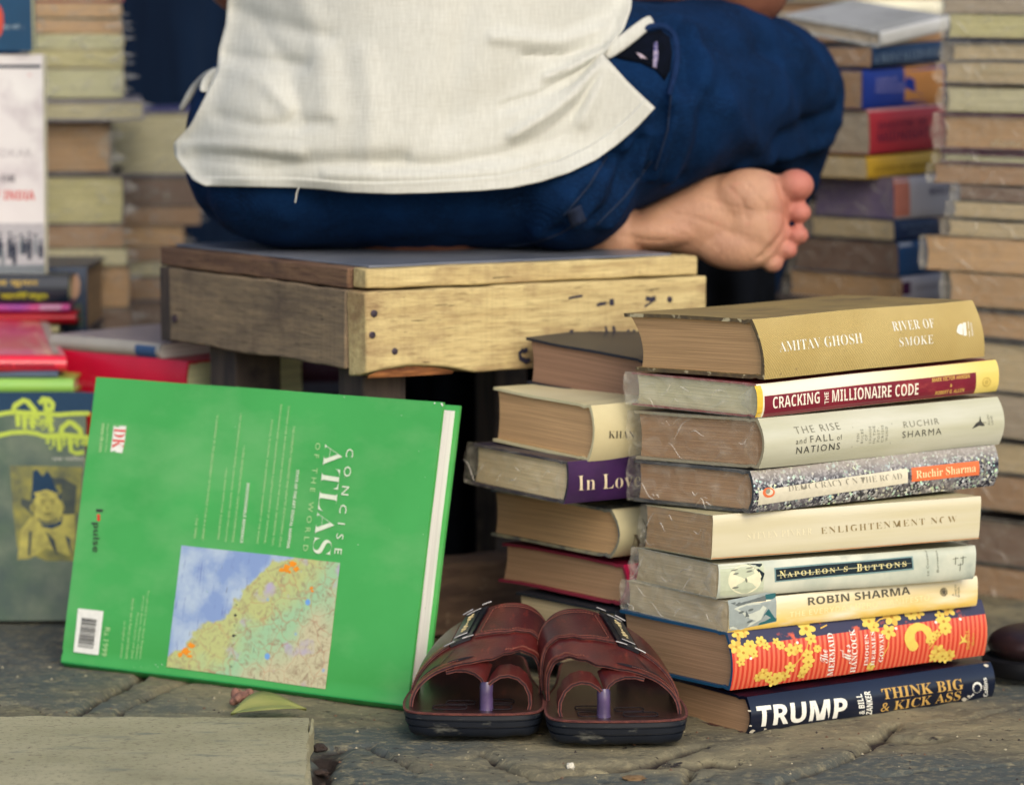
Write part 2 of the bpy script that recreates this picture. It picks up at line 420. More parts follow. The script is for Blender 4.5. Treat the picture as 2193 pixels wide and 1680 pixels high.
c_ = mixc(t_, rmp(t_, f1, .32, .66), lin(90, 87, 74), lin(150, 141, 110))
c_ = mixc(t_, rmp(t_, f3, .46, .58), c_, lin(84, 90, 86))
c_ = mixc(t_, rmp(t_, f2, .50, .72), c_, lin(160, 150, 116))
c_ = mixc(t_, rmp(t_, nz(t_, (60, 90, 60), 5, .7, loc=(7, 7, 7)), .60, .68), c_, lin(44, 40, 40))
c_ = mixc(t_, rmp(t_, nz(t_, (330, 330, 330), 2, .5), .72, .76), c_, lin(175, 165, 135))
geo = nd(t_, 'ShaderNodeNewGeometry'); sep = nd(t_, 'ShaderNodeSeparateXYZ'); t_.links.new(geo.outputs['Position'], sep.inputs[0])
c_ = mixc(t_, rmp(t_, sep.outputs['Z'], -.0065, -.011), c_, lin(46, 38, 34))     # soil caught in the cracks
t_.links.new(c_, b.inputs['Base Color']); b.inputs['Roughness'].default_value = .82; b.inputs['Specular IOR Level'].default_value = .3
bp = nd(t_, 'ShaderNodeBump', Strength=.9, Distance=.004, Height=f2); t_.links.new(bp.outputs[0], b.inputs['Normal'])
STONE = m
g = X.link('ground', [STONE], angle=80, fix=False); g['kind'] = 'structure'
# the worn slab in the near left corner
m, t_, b = new('slab')
f2 = nz(t_, (190, 300, 190), 7, .75); f1 = nz(t_, (8, 12, 8), 6)
c_ = mixc(t_, rmp(t_, f1, .3, .7), lin(160, 154, 120), lin(190, 182, 146))
c_ = mixc(t_, rmp(t_, f2, .54, .66), c_, lin(104, 96, 80))
c_ = mixc(t_, rmp(t_, nz(t_, (14, 40, 14), 4, .6, loc=(2, 8, 1)), .58, .72), c_, lin(122, 128, 112))
t_.links.new(c_, b.inputs['Base Color']); b.inputs['Roughness'].default_value = .85
bp = nd(t_, 'ShaderNodeBump', Strength=.8, Distance=.004, Height=f2); t_.links.new(bp.outputs[0], b.inputs['Normal'])
SLAB = m
zt = .012
A, B_ = onz(-330, 1531, zt), onz(662, 1536, zt); C_, D_ = onz(648, 1760, zt), onz(-330, 1760, zt)
X = XBM(); n1, n2 = 60, 24
def slabp(u, v, z=None):
    p = (A * (1 - u) + B_ * u) * (1 - v) + (D_ * (1 - u) + C_ * u) * v
    e = min(v, 1 - u) ; q = noise.fractal(Vector((p.x * 30, p.y * 30, 3)), 1, 2, 4)
    p = p + Vector((q * .0016 * (u > .97), q * .0012 * (v < .03), q * .0007))
    if z is not None: p.z = z
    return p
rows = [[slabp(i / n1, j / n2) for i in range(n1 + 1)] for j in range(n2 + 1)]
X.grid(rows, flip=True)
X.grid([rows[0], [slabp(i / n1, 0, -.006) for i in range(n1 + 1)]]); X.grid([[r[-1] for r in rows], [slabp(1, j / n2, -.006) for j in range(n2 + 1)]])
X.grid([rows[-1], [slabp(i / n1, 1, -.006) for i in range(n1 + 1)]], flip=True)
sb = X.link('paving_slab', [SLAB], angle=30, fix=False)
tag(sb, 'pale worn slab lying on the ground in the near left corner', 'slab')
X = XBM(); rows = []
for i in range(19):
    v = i / 18; y = 1537 + v * 170
    xx = 668 - v * 26 - 8 * max(0, math.sin(v * 5 - .6)) + noise.noise(Vector((v * 9, 1, 1))) * 4
    wd = .0016 + .004 * abs(noise.noise(Vector((v * 4, 7, 2)))) + .003 * (v > .55)
    p = onz(xx, y, .0105 - .003 * abs(noise.noise(Vector((v * 6, 2, 2)))))
    rows.append([p, p + Vector((wd, 0, -.001)), p + Vector((wd * 1.3, 0, -.016)), p + Vector((0, 0, -.016))])
X.grid(rows, closeu=True)
X.link('broken_edge', [SLAB], sb, angle=30)
# ------------------------------------------------------------------ the near stack of ten
WHT = ink(lin(236, 236, 224)); BLK = ink(lin(48, 46, 44)); GREY = ink(lin(104, 104, 98)); GOLD = ink(lin(198, 160, 88))
LETT = {}
def lettering(bk, mats, fn, name='lettering'):
    X = XBM(); fn(X); return X.link(name, mats, bk['root'], smooth=False, fix=False)
FS = 'near stack of books on the ground'
# thin dark jacket book at the bottom
navy_gloss = mat('navy_jacket', lin(14, 24, 46), lin(9, 16, 34), sc=12, rough=.28, coat=.6, bump=.12, bdist=.001, c3=lin(120, 120, 120), sc3=160, rng3=(.74, .78))
maroon_board = mat('maroon_jacket', lin(86, 30, 42), lin(40, 26, 44), sc=(30, 30, 30), rough=.3, coat=.5, bump=.1)
bk = book('hardcover_book', 'glossy navy book with big white and gold lettering, bottom of the near stack', (1599, 1491), (1599, 1577), 2.87, 35, (2122, 1417), 1415,
          boards=maroon_board, spine=navy_gloss, pages=PB, bulge=.006, group=FS, edge=navy_gloss)
def f(X):
    s = bk['spine']
    s.text(X, 'TRUMP', 'bold', (1619, 1556), (1812, 1536), (1619, 1511), 0, off=.012)
    s.text(X, '& BILL', 'bold', (1853, 1528), (1844, 1484), (1840, 1529), 0, off=.01)
    s.text(X, 'ZANKER', 'bold', (1869, 1529), (1862, 1478), (1856, 1529), 0, off=.01)
    s.text(X, 'THINK BIG', 'serif', (1888, 1496), (2062, 1475), (1886, 1473), 1)
    s.text(X, '& KICK ASS', 'serif', (1886, 1524), (2058, 1499), (1885, 1503), 1, off=-.004)
    s.text(X, 'Collins', 'bold', (2117, 1491), (2111, 1450), (2108, 1492), 0)
    for i in range(15):
        a = i / 15 * 6.28 + .9; r = 2.6 - 1.7 * (.5 + .5 * math.sin(a)); s.poly(X, circ(2091 + 9 * math.cos(a), 1472 + 10.5 * math.sin(a), max(.7, r), n=8), 0)
    for i in range(4): s.poly(X, circ(2084 - i * 2.6, 1487 + i * 3.6, 2.3 - .45 * i, n=7), 0)
def f0(X):
    f(X)
    for x, y, r in [(1612, 1566, 6), (1606, 1552, 3), (2068, 1498, 5), (2075, 1490, 3), (1603, 1520, 3), (1640, 1560, 3), (2118, 1425, 4)]:
        bk['spine'].poly(X, [(x + r * 1.3 * math.cos(t) * random.uniform(.45, 1.2), y + r * math.sin(t) * random.uniform(.45, 1.2)) for t in [i * .7 for i in range(9)]], 2, .0005)
TORN = mat('torn_card', lin(205, 198, 178), sc=300, rough=.9)
lettering(bk, [WHT, GOLD, TORN], f0)
# red striped book with yellow blossom
m, t_, b = new('red_stripes')
wv = nd(t_, 'ShaderNodeTexWave', wave_type='BANDS', bands_direction='X', Vector=mp(t_, (1, 1, 1)), Scale=64.0, Distortion=.2)
c_ = mixc(t_, rmp(t_, wv.outputs['Fac'], .35, .65), lin(200, 58, 40), lin(220, 112, 78))
sz = nd(t_, 'ShaderNodeSeparateXYZ'); t_.links.new(mp(t_, (1, 1, 1)), sz.inputs[0])
c_ = mixc(t_, rmp(t_, sz.outputs['Z'], .0368, .0372), c_, lin(48, 48, 74))
c_ = mixc(t_, rmp(t_, nz(t_, (90, 90, 90), 5), .62, .72), c_, lin(214, 92, 60))
t_.links.new(c_, b.inputs['Base Color']); b.inputs['Roughness'].default_value = .45; b.inputs['Coat Weight'].default_value = .2
REDS = m
blue_board = cover(lin(20, 72, 112), .5, .1)
bk = book('hardcover_book', 'red striped book with yellow blossoms and white lettering on its spine', (1556, 1353), (1563, 1478), 2.87, 33, (2101, 1283), (1327, 1305),
          boards=blue_board, spine=REDS, pages=PB, bulge=.006, group=FS, edge=cover(lin(24, 84, 120), .6, 0))
YEL, YEL2, YORG = ink(lin(226, 200, 96)), ink(lin(216, 176, 82)), ink(lin(186, 136, 56))
def f(X):
    s = bk['spine']
    def flower(x, y, r, pet=5, mi=1, a0=0.):
        for i in range(pet):
            a = a0 + i * 6.283 / pet
            s.poly(X, circ(x + r * .62 * math.cos(a), y + r * .62 * math.sin(a), r * .5, r * .36, n=9, rot=a), mi if i % 2 else 1, .00025 + .00003 * (i % 3))
        s.poly(X, circ(x, y, r * .22, n=7), 3, .0004)
    for x, y, r in [(1730, 1345, 16), (1736, 1366, 11), (1585, 1358, 12), (1598, 1352, 9), (1864, 1330, 15), (1872, 1342, 11), (1913, 1321, 14), (1955, 1314, 13), (1970, 1312, 10), (2034, 1304, 12),
                    (2020, 1330, 13), (2022, 1345, 11), (2014, 1318, 8), (1902, 1352, 12), (1692, 1390, 12), (1706, 1386, 10), (1670, 1380, 8), (1662, 1372, 7), (1728, 1400, 11), (1730, 1416, 10), (1724, 1432, 9), (1720, 1445, 8), (1692, 1428, 10), (1668, 1452, 12), (1684, 1446, 9), (1660, 1460, 8), (1748, 1387, 7),
                    (2010, 1395, 12), (2022, 1406, 12), (2036, 1404, 10), (2004, 1408, 9), (2030, 1412, 8), (1990, 1372, 8), (1996, 1362, 7), (2004, 1356, 7), (1576, 1384, 11), (1590, 1396, 14), (1606, 1382, 10), (1612, 1398, 9), (1584, 1416, 9), (1630, 1372, 9), (1640, 1382, 8), (1636, 1440, 10), (1646, 1448, 9), (1626, 1450, 7), (1870, 1428, 8)]:
        flower(x, y, r * random.uniform(1.0, 1.35), random.choice((5, 6, 7)), random.choice((1, 1, 2)), random.random())
    pts = []   # coiled figure
    for i in range(26):
        a = 2.2 + i * .19; rr = 26 - .12 * i; pts.append((1968 + rr * .86 * math.cos(a), 1364 + rr * math.sin(a) * .92))
    for i in range(24): s.poly(X, circ(pts[i][0], pts[i][1], 10.5 - .2 * i + random.random() * 2, n=8), 1, .00028 + .00002 * (i % 3))
    for p in [[(1734, 1360), (1726, 1385), (1712, 1408), (1700, 1424)], [(1738, 1362), (1732, 1390), (1718, 1414)], [(1905, 1322), (1888, 1326), (1872, 1338)], [(1760, 1344), (1775, 1337)], [(2020, 1350), (2000, 1372), (1990, 1390)], [(1600, 1400), (1620, 1380), (1640, 1370)], [(1905, 1355), (1900, 1385), (1890, 1410)]]:
        s.stroke(X, p, .0011, 2)
    for x, y in [(1706, 1374), (1918, 1345), (2003, 1332), (2055, 1325), (1605, 1408)]: s.poly(X, circ(x, y, 3), 0, .0005)
    T = lambda t, st, x0, y0, x1, y1, h, **k: s.text(X, t, st, (x0, y0), (x1, y1), (x0 - h, y0 + h * .1), 0, .0006, **k)
    T('The', 'script', 1773, 1418, 1768, 1388, 17)
    T('MERMAID', 'serif', 1789, 1447, 1782, 1353, 12)
    T('and', 'script', 1806, 1406, 1803, 1388, 7)
    T('Mrs', 'script', 1824, 1420, 1817, 1377, 15)
    T('HANCOCK', 'serif', 1838, 1440, 1830, 1345, 12)
    T('IMOGEN', 'serif', 1861, 1425, 1857, 1356, 8, space=1.15)
    T('HERMES', 'serif', 1876, 1425, 1871, 1351, 8, space=1.15)
    T('GOWAR', 'serif', 1893, 1417, 1889, 1355, 9, space=1.1)
    s.text(X, 'HARVILL', 'serif', (2078, 1390), (2072, 1347), (2070, 1391), 2, .0004)
    s.text(X, 'Secker', 'script', (2086, 1383), (2083, 1354), (2080, 1384), 2, .0004)
    s.poly(X, [(2052, 1380), (2058, 1370), (2053, 1358), (2061, 1366), (2066, 1355), (2065, 1368), (2071, 1376), (2062, 1374)], 1, .0004)
lettering(bk, [WHT, YEL, YEL2, YORG], f)
# cream to yellow book with a portrait strip
m, t_, b = new('yellow_fade')
sx = nd(t_, 'ShaderNodeSeparateXYZ'); t_.links.new(mp(t_, (1, 1, 1)), sx.inputs[0])
c_ = mixc(t_, rmp(t_, sx.outputs['Z'], .026, .002), lin(226, 220, 190), lin(232, 196, 96))
c_ = mixc(t_, rmp(t_, nz(t_, (14, 14, 60), 4), .5, .8), c_, lin(238, 232, 205))
t_.links.new(c_, b.inputs['Base Color']); b.inputs['Roughness'].default_value = .3; b.inputs['Coat Weight'].default_value = .4
YFADE = m
bk = book('wrapped_book', 'slim yellowing book with bold grey name, lying on the red striped book', (1558, 1286), (1557, 1353), 2.87, 31, (2092, 1232), (1343, 1242),
          boards=cover(lin(214, 206, 176)), spine=YFADE, pages=PO, bulge=.002, pw=5, hard=False, group=FS, wrap=.7, flap=True, wrapmat=FILMD)
TEAL, NAVYI, SKINP, DKG = ink(lin(40, 96, 100)), ink(lin(44, 56, 62)), ink(lin(196, 202, 186)), ink(lin(96, 104, 102))
def f(X):
    s = bk['spine']
    s.quad(X, [(1560, 1350), (1661, 1330), (1662, 1263), (1560, 1284)], 3)
    s.poly(X, [(1562, 1345), (1572, 1300), (1598, 1290), (1624, 1288), (1640, 1300), (1628, 1325), (1606, 1338), (1588, 1347)], 4, .00026)
    s.poly(X, [(1640, 1272), (1662, 1268), (1662, 1328), (1622, 1338), (1634, 1318)], 2, .0003)
    s.poly(X, [(1564, 1290), (1600, 1280), (1640, 1274), (1640, 1285), (1610, 1288), (1580, 1296)], 5, .0003)
    s.poly(X, circ(1586, 1309, 6, 2.5, rot=-.3), 5, .0003); s.poly(X, circ(1606, 1304, 6, 2.5, rot=-.3), 5, .0003); s.poly(X, [(1596, 1305), (1603, 1318), (1594, 1320)], 5, .0003); s.poly(X, circ(1604, 1329, 7, 2.2, rot=-.4), 5, .0003)
    s.text(X, 'ROBIN SHARMA', 'bold', (1730, 1295), (1949, 1271), (1729, 1278), 0, off=-.002)
    s.text(X, 'THE EVERYDAY HERO MANIFESTO', 'bold', (1690, 1321), (1990, 1284), (1690, 1309), 1, off=-.02)
    for i in range(20):
        a = i * .314; s.stroke(X, [(2020.5 + 4.5 * math.cos(a), 1266.5 + 5 * math.sin(a)), (2020.5 + 8.6 * math.cos(a), 1266.5 + 9.6 * math.sin(a))], .0006, 0)
    s.poly(X, circ(2020.5, 1266.5, 4, 4.6), 0)
    for i, t in enumerate(('A', 'JAICO', 'BOOK')): s.text(X, t, 'sans', (2043 + 6 * i, 1275 + i), (2042.4 + 6 * i, 1275 - 5 * len(t)), (2038.5 + 6 * i, 1275.3 + i), 0)
lettering(bk, [ink(lin(96, 92, 78)), ink(lin(240, 226, 170)), TEAL, ink(lin(150, 160, 156)), SKINP, DKG], f)
# worn white book with a dark title panel
m = mat('mottled_white', lin(208, 210, 190), lin(180, 188, 172), sc=26, rough=.32, coat=.4, bump=.2, c3=lin(150, 160, 150), sc3=22, rng3=(.58, .74))
bk = book('wrapped_book', 'worn white book with a black title panel and a face on its spine', (1537, 1207), (1533, 1281), 2.87, 26, (2088, 1167), (1364, 1172),
          boards=cover(lin(200, 196, 170)), spine=m, pages=PO, bulge=.003, pw=4, hard=False, group=FS, wrap=1, flap=True, wrapmat=FILMD)
def f(X):
    s = bk['spine']
    s.quad(X, [(1542, 1276), (1634, 1266), (1636, 1205), (1542, 1212)], 5, .00012)
    s.poly(X, circ(1594, 1240, 36, 31, rot=-.2, n=20), 6, .0002); s.poly(X, [(1600, 1206), (1632, 1206), (1636, 1228), (1630, 1246), (1622, 1222), (1612, 1212)], 2, .00026)
    for x, y, a, b_ in ((1575, 1227, 6, 2), (1597, 1241, 2.4, 5), (1574, 1257, 7, 2.4), (1572, 1219, 8, 1.4), (1604, 1222, 7, 2), (1604, 1215, 8, 1.3)): s.poly(X, circ(x, y, a, b_, rot=-.2), 3, .00028)
    s.quad(X, [(1658, 1246), (1956, 1218), (1954, 1189), (1657, 1215)], 1, .0002)
    s.quad(X, [(1661, 1243), (1953, 1215), (1951, 1192), (1660, 1218)], 2, .0003)
    s.text(X, 'N', 'serif', (1669, 1238), (1682, 1236), (1668, 1222), 0, .0004)
    s.text(X, 'APOLEON', 'serif', (1685, 1235), (1788, 1225), (1684, 1224), 0, .0004, space=1.4)
    s.text(X, "'", 'serif', (1793, 1218), (1795, 1218), (1793, 1213), 0, .0004)
    s.text(X, 'S', 'serif', (1806, 1223), (1814, 1222), (1806, 1212), 0, .0004)
    s.text(X, 'B', 'serif', (1834, 1222), (1845, 1221), (1834, 1206), 0, .0004)
    s.text(X, 'UTTONS', 'serif', (1850, 1220), (1940, 1211), (1849, 1209), 0, .0004, space=1.4)
    for y in (0, 1): s.stroke(X, [(1663, 1231 + y), (1760, 1222 + y), (1840, 1213 + y), (1950, 1204)], .0003, 4, .00045)
    s.text(X, 'Le Couteur', 'sans', (1989, 1231), (1986, 1176), (1984, 1231), 3); s.text(X, 'Burreson', 'sans', (2010, 1224), (2008, 1178), (2005, 1224), 3)
    for q in [(2046, 1192), (2062, 1190), (2056, 1205)]: s.stroke(X, [(q[0], q[1]), (q[0] - 1, q[1] + 16)], .001, 3); s.stroke(X, [(q[0] - 6, q[1] + 4), (q[0] + 6, q[1] + 2)], .0007, 3)
lettering(bk, [ink(lin(226, 214, 150)), ink(lin(120, 150, 150)), ink(lin(24, 40, 48)), ink(lin(120, 124, 110)), ink(lin(196, 196, 160)), ink(lin(188, 196, 168)), ink(lin(226, 224, 190))], f)
# thick cream paperback
m, t_, b = new('cream_spine')
c_ = mixc(t_, rmp(t_, nz(t_, (5, 5, 60), 4), .35, .7), lin(200, 192, 156), lin(212, 206, 180))
t_.links.new(c_, b.inputs['Base Color']); b.inputs['Roughness'].default_value = .26; b.inputs['Coat Weight'].default_value = .5
bk = book('wrapped_book', 'thick plain cream film-wrapped book with thin spaced capitals midway up the near stack', (1526, 1103), (1522, 1198), 2.87, 23, (2100, 1062), (1384, 1080),
          boards=cover(lin(206, 196, 150)), spine=m, pages=PT, bulge=.0015, pw=8, hard=False, group=FS, wrap=1.1, flap=True)
def f(X):
    s = bk['spine']
    s.text(X, 'ENLIGHTENMENT NOW', 'serif', (1758, 1142), (2049, 1117), (1757, 1128), 0, off=-.016, space=1.25)
    s.text(X, 'STEVEN PINKER', 'serif', (1600, 1155), (1738, 1143), (1600, 1141), 1, off=-.016, space=1.25)
    s.stroke(X, [(1524, 1196), (1640, 1187), (1760, 1178), (2100, 1152)], .0006, 2)
lettering(bk, [ink(lin(142, 124, 84)), ink(lin(228, 220, 186)), ink(lin(196, 120, 60))], f)
# crowd photograph spine
m, t_, b = new('crowd_print')
vo = nd(t_, 'ShaderNodeTexVoronoi', Vector=mp(t_, (1, 1, 1)), Scale=520.0, Randomness=1.0)
hs = nd(t_, 'ShaderNodeHueSaturation', Saturation=.45, Value=.9, Color=vo.outputs['Color'])
sp_ = nd(t_, 'ShaderNodeSeparateColor'); t_.links.new(vo.outputs['Color'], sp_.inputs[0])
c_ = mixc(t_, rmp(t_, sp_.outputs[0], .45, .95), lin(30, 34, 52), lin(176, 176, 176))
c_ = mixc(t_, rmp(t_, sp_.outputs[1], .82, .9), c_, hs.outputs[0])
c_ = mixc(t_, rmp(t_, nz(t_, (60, 60, 60), 4), .45, .7), c_, lin(120, 116, 120))
sx = nd(t_, 'ShaderNodeSeparateXYZ'); t_.links.new(mp(t_, (1, 1, 1)), sx.inputs[0])
top = nd(t_, 'ShaderNodeMath', operation='MULTIPLY'); t_.links.new(rmp(t_, sx.outputs['Z'], .020, .032), top.inputs[0]); top.inputs[1].default_value = .7
c_ = mixc(t_, top.outputs[0], c_, lin(172, 164, 150))
t_.links.new(c_, b.inputs['Base Color']); b.inputs['Roughness'].default_value = .25; b.inputs['Coat Weight'].default_value = .5
bk = book('wrapped_book', 'film-wrapped book with a crowd photograph and an orange name panel on its spine', (1607, 1007), (1605, 1098), 2.87, 35, (2130, 953), (1359, 984),
          boards=cover(lin(60, 64, 70)), spine=m, pages=PB, bulge=.006, hard=True, group=FS, wrap=1.1, flap=True)
def f(X):
    s = bk['spine']
    s.quad(X, [(1625, 1081), (1944, 1034), (1942, 1003), (1624, 1049)], 1, .0002)
    s.quad(X, [(1952, 1032), (2096, 1017), (2095, 987), (1951, 1002)], 2, .0002)
    s.text(X, 'DEMOCRACY ON THE ROAD', 'serif', (1687, 1051), (1931, 1025), (1685, 1038), 0, .0004, off=-.017)
    s.text(X, 'Ruchir Sharma', 'serif', (1961, 1025), (2088, 1010), (1960, 1008), 3, .0004, off=-.006)
    s.poly(X, circ(1645, 1053, 13, 11, n=18), 2, .0003); s.poly(X, circ(1646, 1052, 8, 7, n=14), 1, .0004); s.poly(X, circ(1643, 1050, 4.5, 6, n=12, rot=.5), 0, .0005)
    s.text(X, 'PENGUIN', 'sans', (2112, 1018), (2108, 982), (2106, 1019), 0, .0004)
lettering(bk, [ink(lin(150, 146, 128)), ink(lin(220, 214, 190)), ink(lin(226, 118, 72)), ink(lin(240, 222, 170))], f)
# pale green-white book
m, t_, b = new('white_jacket')
c_ = mixc(t_, rmp(t_, nz(t_, (5, 5, 40), 4), .35, .7), lin(184, 184, 156), lin(208, 208, 190))
c_ = mixc(t_, rmp(t_, nz(t_, (120, 120, 120), 3), .74, .78), c_, lin(150, 148, 110))
t_.links.new(c_, b.inputs['Base Color']); b.inputs['Roughness'].default_value = .3; b.inputs['Coat Weight'].default_value = .35
bk = book('wrapped_book', 'pale white book with thin grey capitals and a small dark bird on its spine', (1622, 895), (1625, 1003), 2.87, 37, (2136, 849), (1358, 879),
          boards=cover(lin(170, 160, 130)), spine=m, pages=PB, bulge=.008, hard=True, group=FS, wrap=1.2, flap=True)
def f(X):
    s = bk['spine']
    s.text(X, 'THE RISE', 'sans', (1703, 928), (1799, 918), (1700, 913), 1, off=-.008, space=1.25)
    s.text(X, 'and', 'sans', (1702, 950), (1724, 947), (1702, 938), 0, off=-.006, space=1.2)
    s.text(X, 'FALL', 'sans', (1733, 946), (1782, 941), (1732, 932), 0, off=-.004, space=1.25)
    s.text(X, 'of', 'sans', (1790, 941), (1801, 940), (1789, 930), 0, off=-.006, space=1.2)
    s.text(X, 'NATIONS', 'sans', (1706, 971), (1799, 961), (1704, 956), 2, off=-.002, space=1.25)
    for i, t in enumerate(('TEN', 'RULES', 'OF', 'CHANGE', 'IN THE', 'POST-', 'CRISIS', 'WORLD')):
        x = 1838 + i * 8.8; y = 940 - i * .9; n = len(t)
        s.text(X, t, 'sans', (x, y + n * 1.9), (x - 1, y - n * 4.2), (x - 5, y + n * 1.9), 1, off=-.004, space=1.2)
    s.stroke(X, [(1825, 913), (1825, 958)], .0004, 1); s.stroke(X, [(1909, 905), (1907, 950)], .0004, 1)
    s.text(X, 'RUCHIR', 'sans', (1934, 915), (2009, 907), (1933, 902), 1, off=-.008, space=1.25)
    s.text(X, 'SHARMA', 'sans', (1931, 937), (2014, 929), (1930, 923), 0, off=-.004, space=1.25)
    s.poly(X, [(2079, 918), (2088, 905), (2094, 902), (2097, 891), (2098, 901), (2106, 910), (2104, 912), (2094, 911), (2088, 914)], 2)
    s.stroke(X, [(2102, 904), (2109, 905)], .0006, 1)
    s.text(X, 'ALLEN', 'sans', (2117, 910), (2115, 888), (2113, 910), 1); s.text(X, 'LANE', 'sans', (2124, 909), (2122, 890), (2120, 909), 1)
lettering(bk, [ink(lin(92, 92, 82)), ink(lin(132, 132, 116)), ink(lin(66, 66, 62))], f)
# cream book with a burgundy panel
m, t_, b = new('cream_yellow')
sx = nd(t_, 'ShaderNodeSeparateXYZ'); t_.links.new(mp(t_, (1, 1, 1)), sx.inputs[0])
c_ = mixc(t_, rmp(t_, sx.outputs['X'], .10, .26), lin(238, 232, 208), lin(228, 206, 110))
t_.links.new(c_, b.inputs['Base Color']); b.inputs['Roughness'].default_value = .28; b.inputs['Coat Weight'].default_value = .5
m2 = mat('burgundy_panel', lin(132, 34, 50), lin(110, 26, 46), sc=18, rough=.28, coat=.5, bump=.15, c3=lin(176, 84, 76), sc3=(16, 16, 60), rng3=(.56, .75))
bk = book('wrapped_book', 'cream and yellow film-wrapped book with a burgundy title panel, under the olive one', (1619, 822), (1620, 894), 2.87, 38, (2132, 770), (1353, 797),
          boards=cover(lin(150, 60, 66)), spine=m, pages=PP, bulge=.004, pw=3, hard=True, c=.0012, group=FS, wrap=.9, flap=True, wrapmat=FILMD)
def f(X):
    s = bk['spine']
    s.quad(X, [(1637, 893), (2089, 843), (2088, 797), (1636, 847)], 0, .0002, n=14)
    s.quad(X, [(1621, 893), (1633, 892), (1633, 825), (1620, 826)], 4, .0002, n=2)
    s.text(X, 'CRACKING', 'bold', (1654, 874), (1754, 863), (1653, 849), 1, .0004, off=-.008)
    s.text(X, 'THE', 'bold', (1774, 864), (1772, 839), (1765, 865), 1, .0004, off=-.004)
    s.text(X, 'MILLIONAIRE CODE', 'bold', (1781, 861), (1966, 845), (1780, 835), 1, .0004, off=-.008)
    s.text(X, 'MARK VICTOR HANSEN', 'bold', (1994, 818), (2074, 809), (1994, 809), 2, .0004)
    s.text(X, '&', 'bold', (2032, 829), (2037, 828), (2032, 822), 2, .0004)
    s.text(X, 'ROBERT G. ALLEN', 'bold', (2003, 846), (2064, 839), (2003, 838), 2, .0004)
    for r in (10, 8): 
        c = circ(2111, 818, r * .9, r, n=24); s.stroke(X, c + [c[0]], .0004, 3, .0003)
    s.poly(X, circ(2111, 818, 4, 5, n=9), 3, .0003)
lettering(bk, [m2, ink(lin(242, 234, 214)), ink(lin(222, 182, 96)), ink(lin(196, 172, 90)), ink(lin(228, 190, 70))], f)
# olive cloth book on top
m, t_, b = new('olive_cloth')
wv = nd(t_, 'ShaderNodeTexWave', wave_type='BANDS', bands_direction='DIAGONAL', Vector=mp(t_, (1, 1, 1)), Scale=230.0, Distortion=.4)
c_ = mixc(t_, rmp(t_, nz(t_, (12, 12, 12), 5), .35, .65), lin(176, 152, 84), lin(192, 170, 104))
c_ = mixc(t_, rmp(t_, wv.outputs['Fac'], .75, 1.1), c_, lin(140, 118, 62))
c_ = mixc(t_, rmp(t_, nz(t_, (90, 90, 90), 5, .7), .66, .72), c_, lin(128, 108, 66))
t_.links.new(c_, b.inputs['Base Color']); b.inputs['Roughness'].default_value = .6; b.inputs['Sheen Weight'].default_value = .2
bp = nd(t_, 'ShaderNodeBump', Strength=.5, Distance=.0006, Height=wv.outputs['Fac']); t_.links.new(bp.outputs[0], b.inputs['Normal'])
m2 = mat('olive_board', lin(150, 128, 76), lin(128, 108, 66), sc=30, rough=.75, bump=.3, fine=900, finebump=.4, c3=lin(112, 94, 62), sc3=20)
bk = book('hardcover_book', 'thick olive cloth hardcover with white serif lettering lying on top of the near stack', (1610, 683), (1637, 811), 2.87, 40, (2083, 642), (1336, 671),
          boards=m2, spine=m, pages=PT, bulge=.005, group=FS, edge=mat('worn_board', lin(112, 96, 66), lin(86, 74, 58), sc=120, rough=.85, c3=lin(200, 188, 150), sc3=75, rng3=(.58, .63)), fore=.009, warp=.0012, c=.0032)
def f(X):
    s = bk['spine']
    s.text(X, 'AMITAV GHOSH', 'serif', (1668, 753), (1846, 735), (1665, 731), 0, off=-.014)
    s.text(X, 'RIVER OF', 'serif', (1911, 709), (2000, 700), (1908, 689), 0, off=-.012, space=1.1)
    s.text(X, 'SMOKE', 'serif', (1924, 742), (1997, 734), (1922, 723), 0, off=-.012, space=1.1)
    s.poly(X, [(2046, 709), (2049, 696), (2056, 691), (2060, 694), (2060, 716), (2052, 714)], 0)
    for q in [[(2060, 690), (2067, 689), (2069, 717), (2062, 718)]]: s.poly(X, q, 0)
    s.stroke(X, [(2072, 687), (2075, 720)], .0008, 0)
    s.text(X, 'PENGUIN', 'serif', (2079, 719), (2075, 690), (2083, 718), 0)
lettering(bk, [ink(lin(234, 234, 220))], f)
# ------------------------------------------------------------------ the second stack, half hidden behind the near one
RS = 'half hidden stack of books behind the near stack'
YR = 3.0
bk = book('hardcover_book', 'thick dark book with a curling black cover, top of the half hidden stack', (1392, 771), (1392, 872), YR + .055, 50, None, (1128, 720), L=.20,
          boards=cover(lin(26, 32, 46), .5), spine=cover(lin(26, 32, 46), .5), pages=paper('paper_umber', (.235, .155, .115)), group=RS, warp=.002, edge=cover(lin(24, 30, 44), .7, 0))
CREAMB = mat('cream_jacket', lin(216, 208, 168), lin(198, 188, 146), sc=14, rough=.4, coat=.2, bump=.15, c3=lin(160, 146, 104), sc3=60, rng3=(.7, .8))
bk = book('hardcover_book', 'cream jacketed book with black capitals lying on the purple book', (1265, 866), (1262, 987), YR, 36, None, (1058, 829), L=.23,
          boards=CREAMB, spine=CREAMB, pages=PT, bulge=.007, group=RS, warp=.0015)
lettering(bk, [BLK], lambda X: bk['spine'].text(X, 'KHAN', 'serif', (1302, 936), (1357, 936), (1302, 920), 0, off=-.014))
PURP = mat('purple_jacket', lin(66, 38, 84), lin(46, 28, 64), sc=20, rough=.3, coat=.4, bump=.15, c3=lin(120, 90, 130), sc3=90, rng3=(.74, .8))
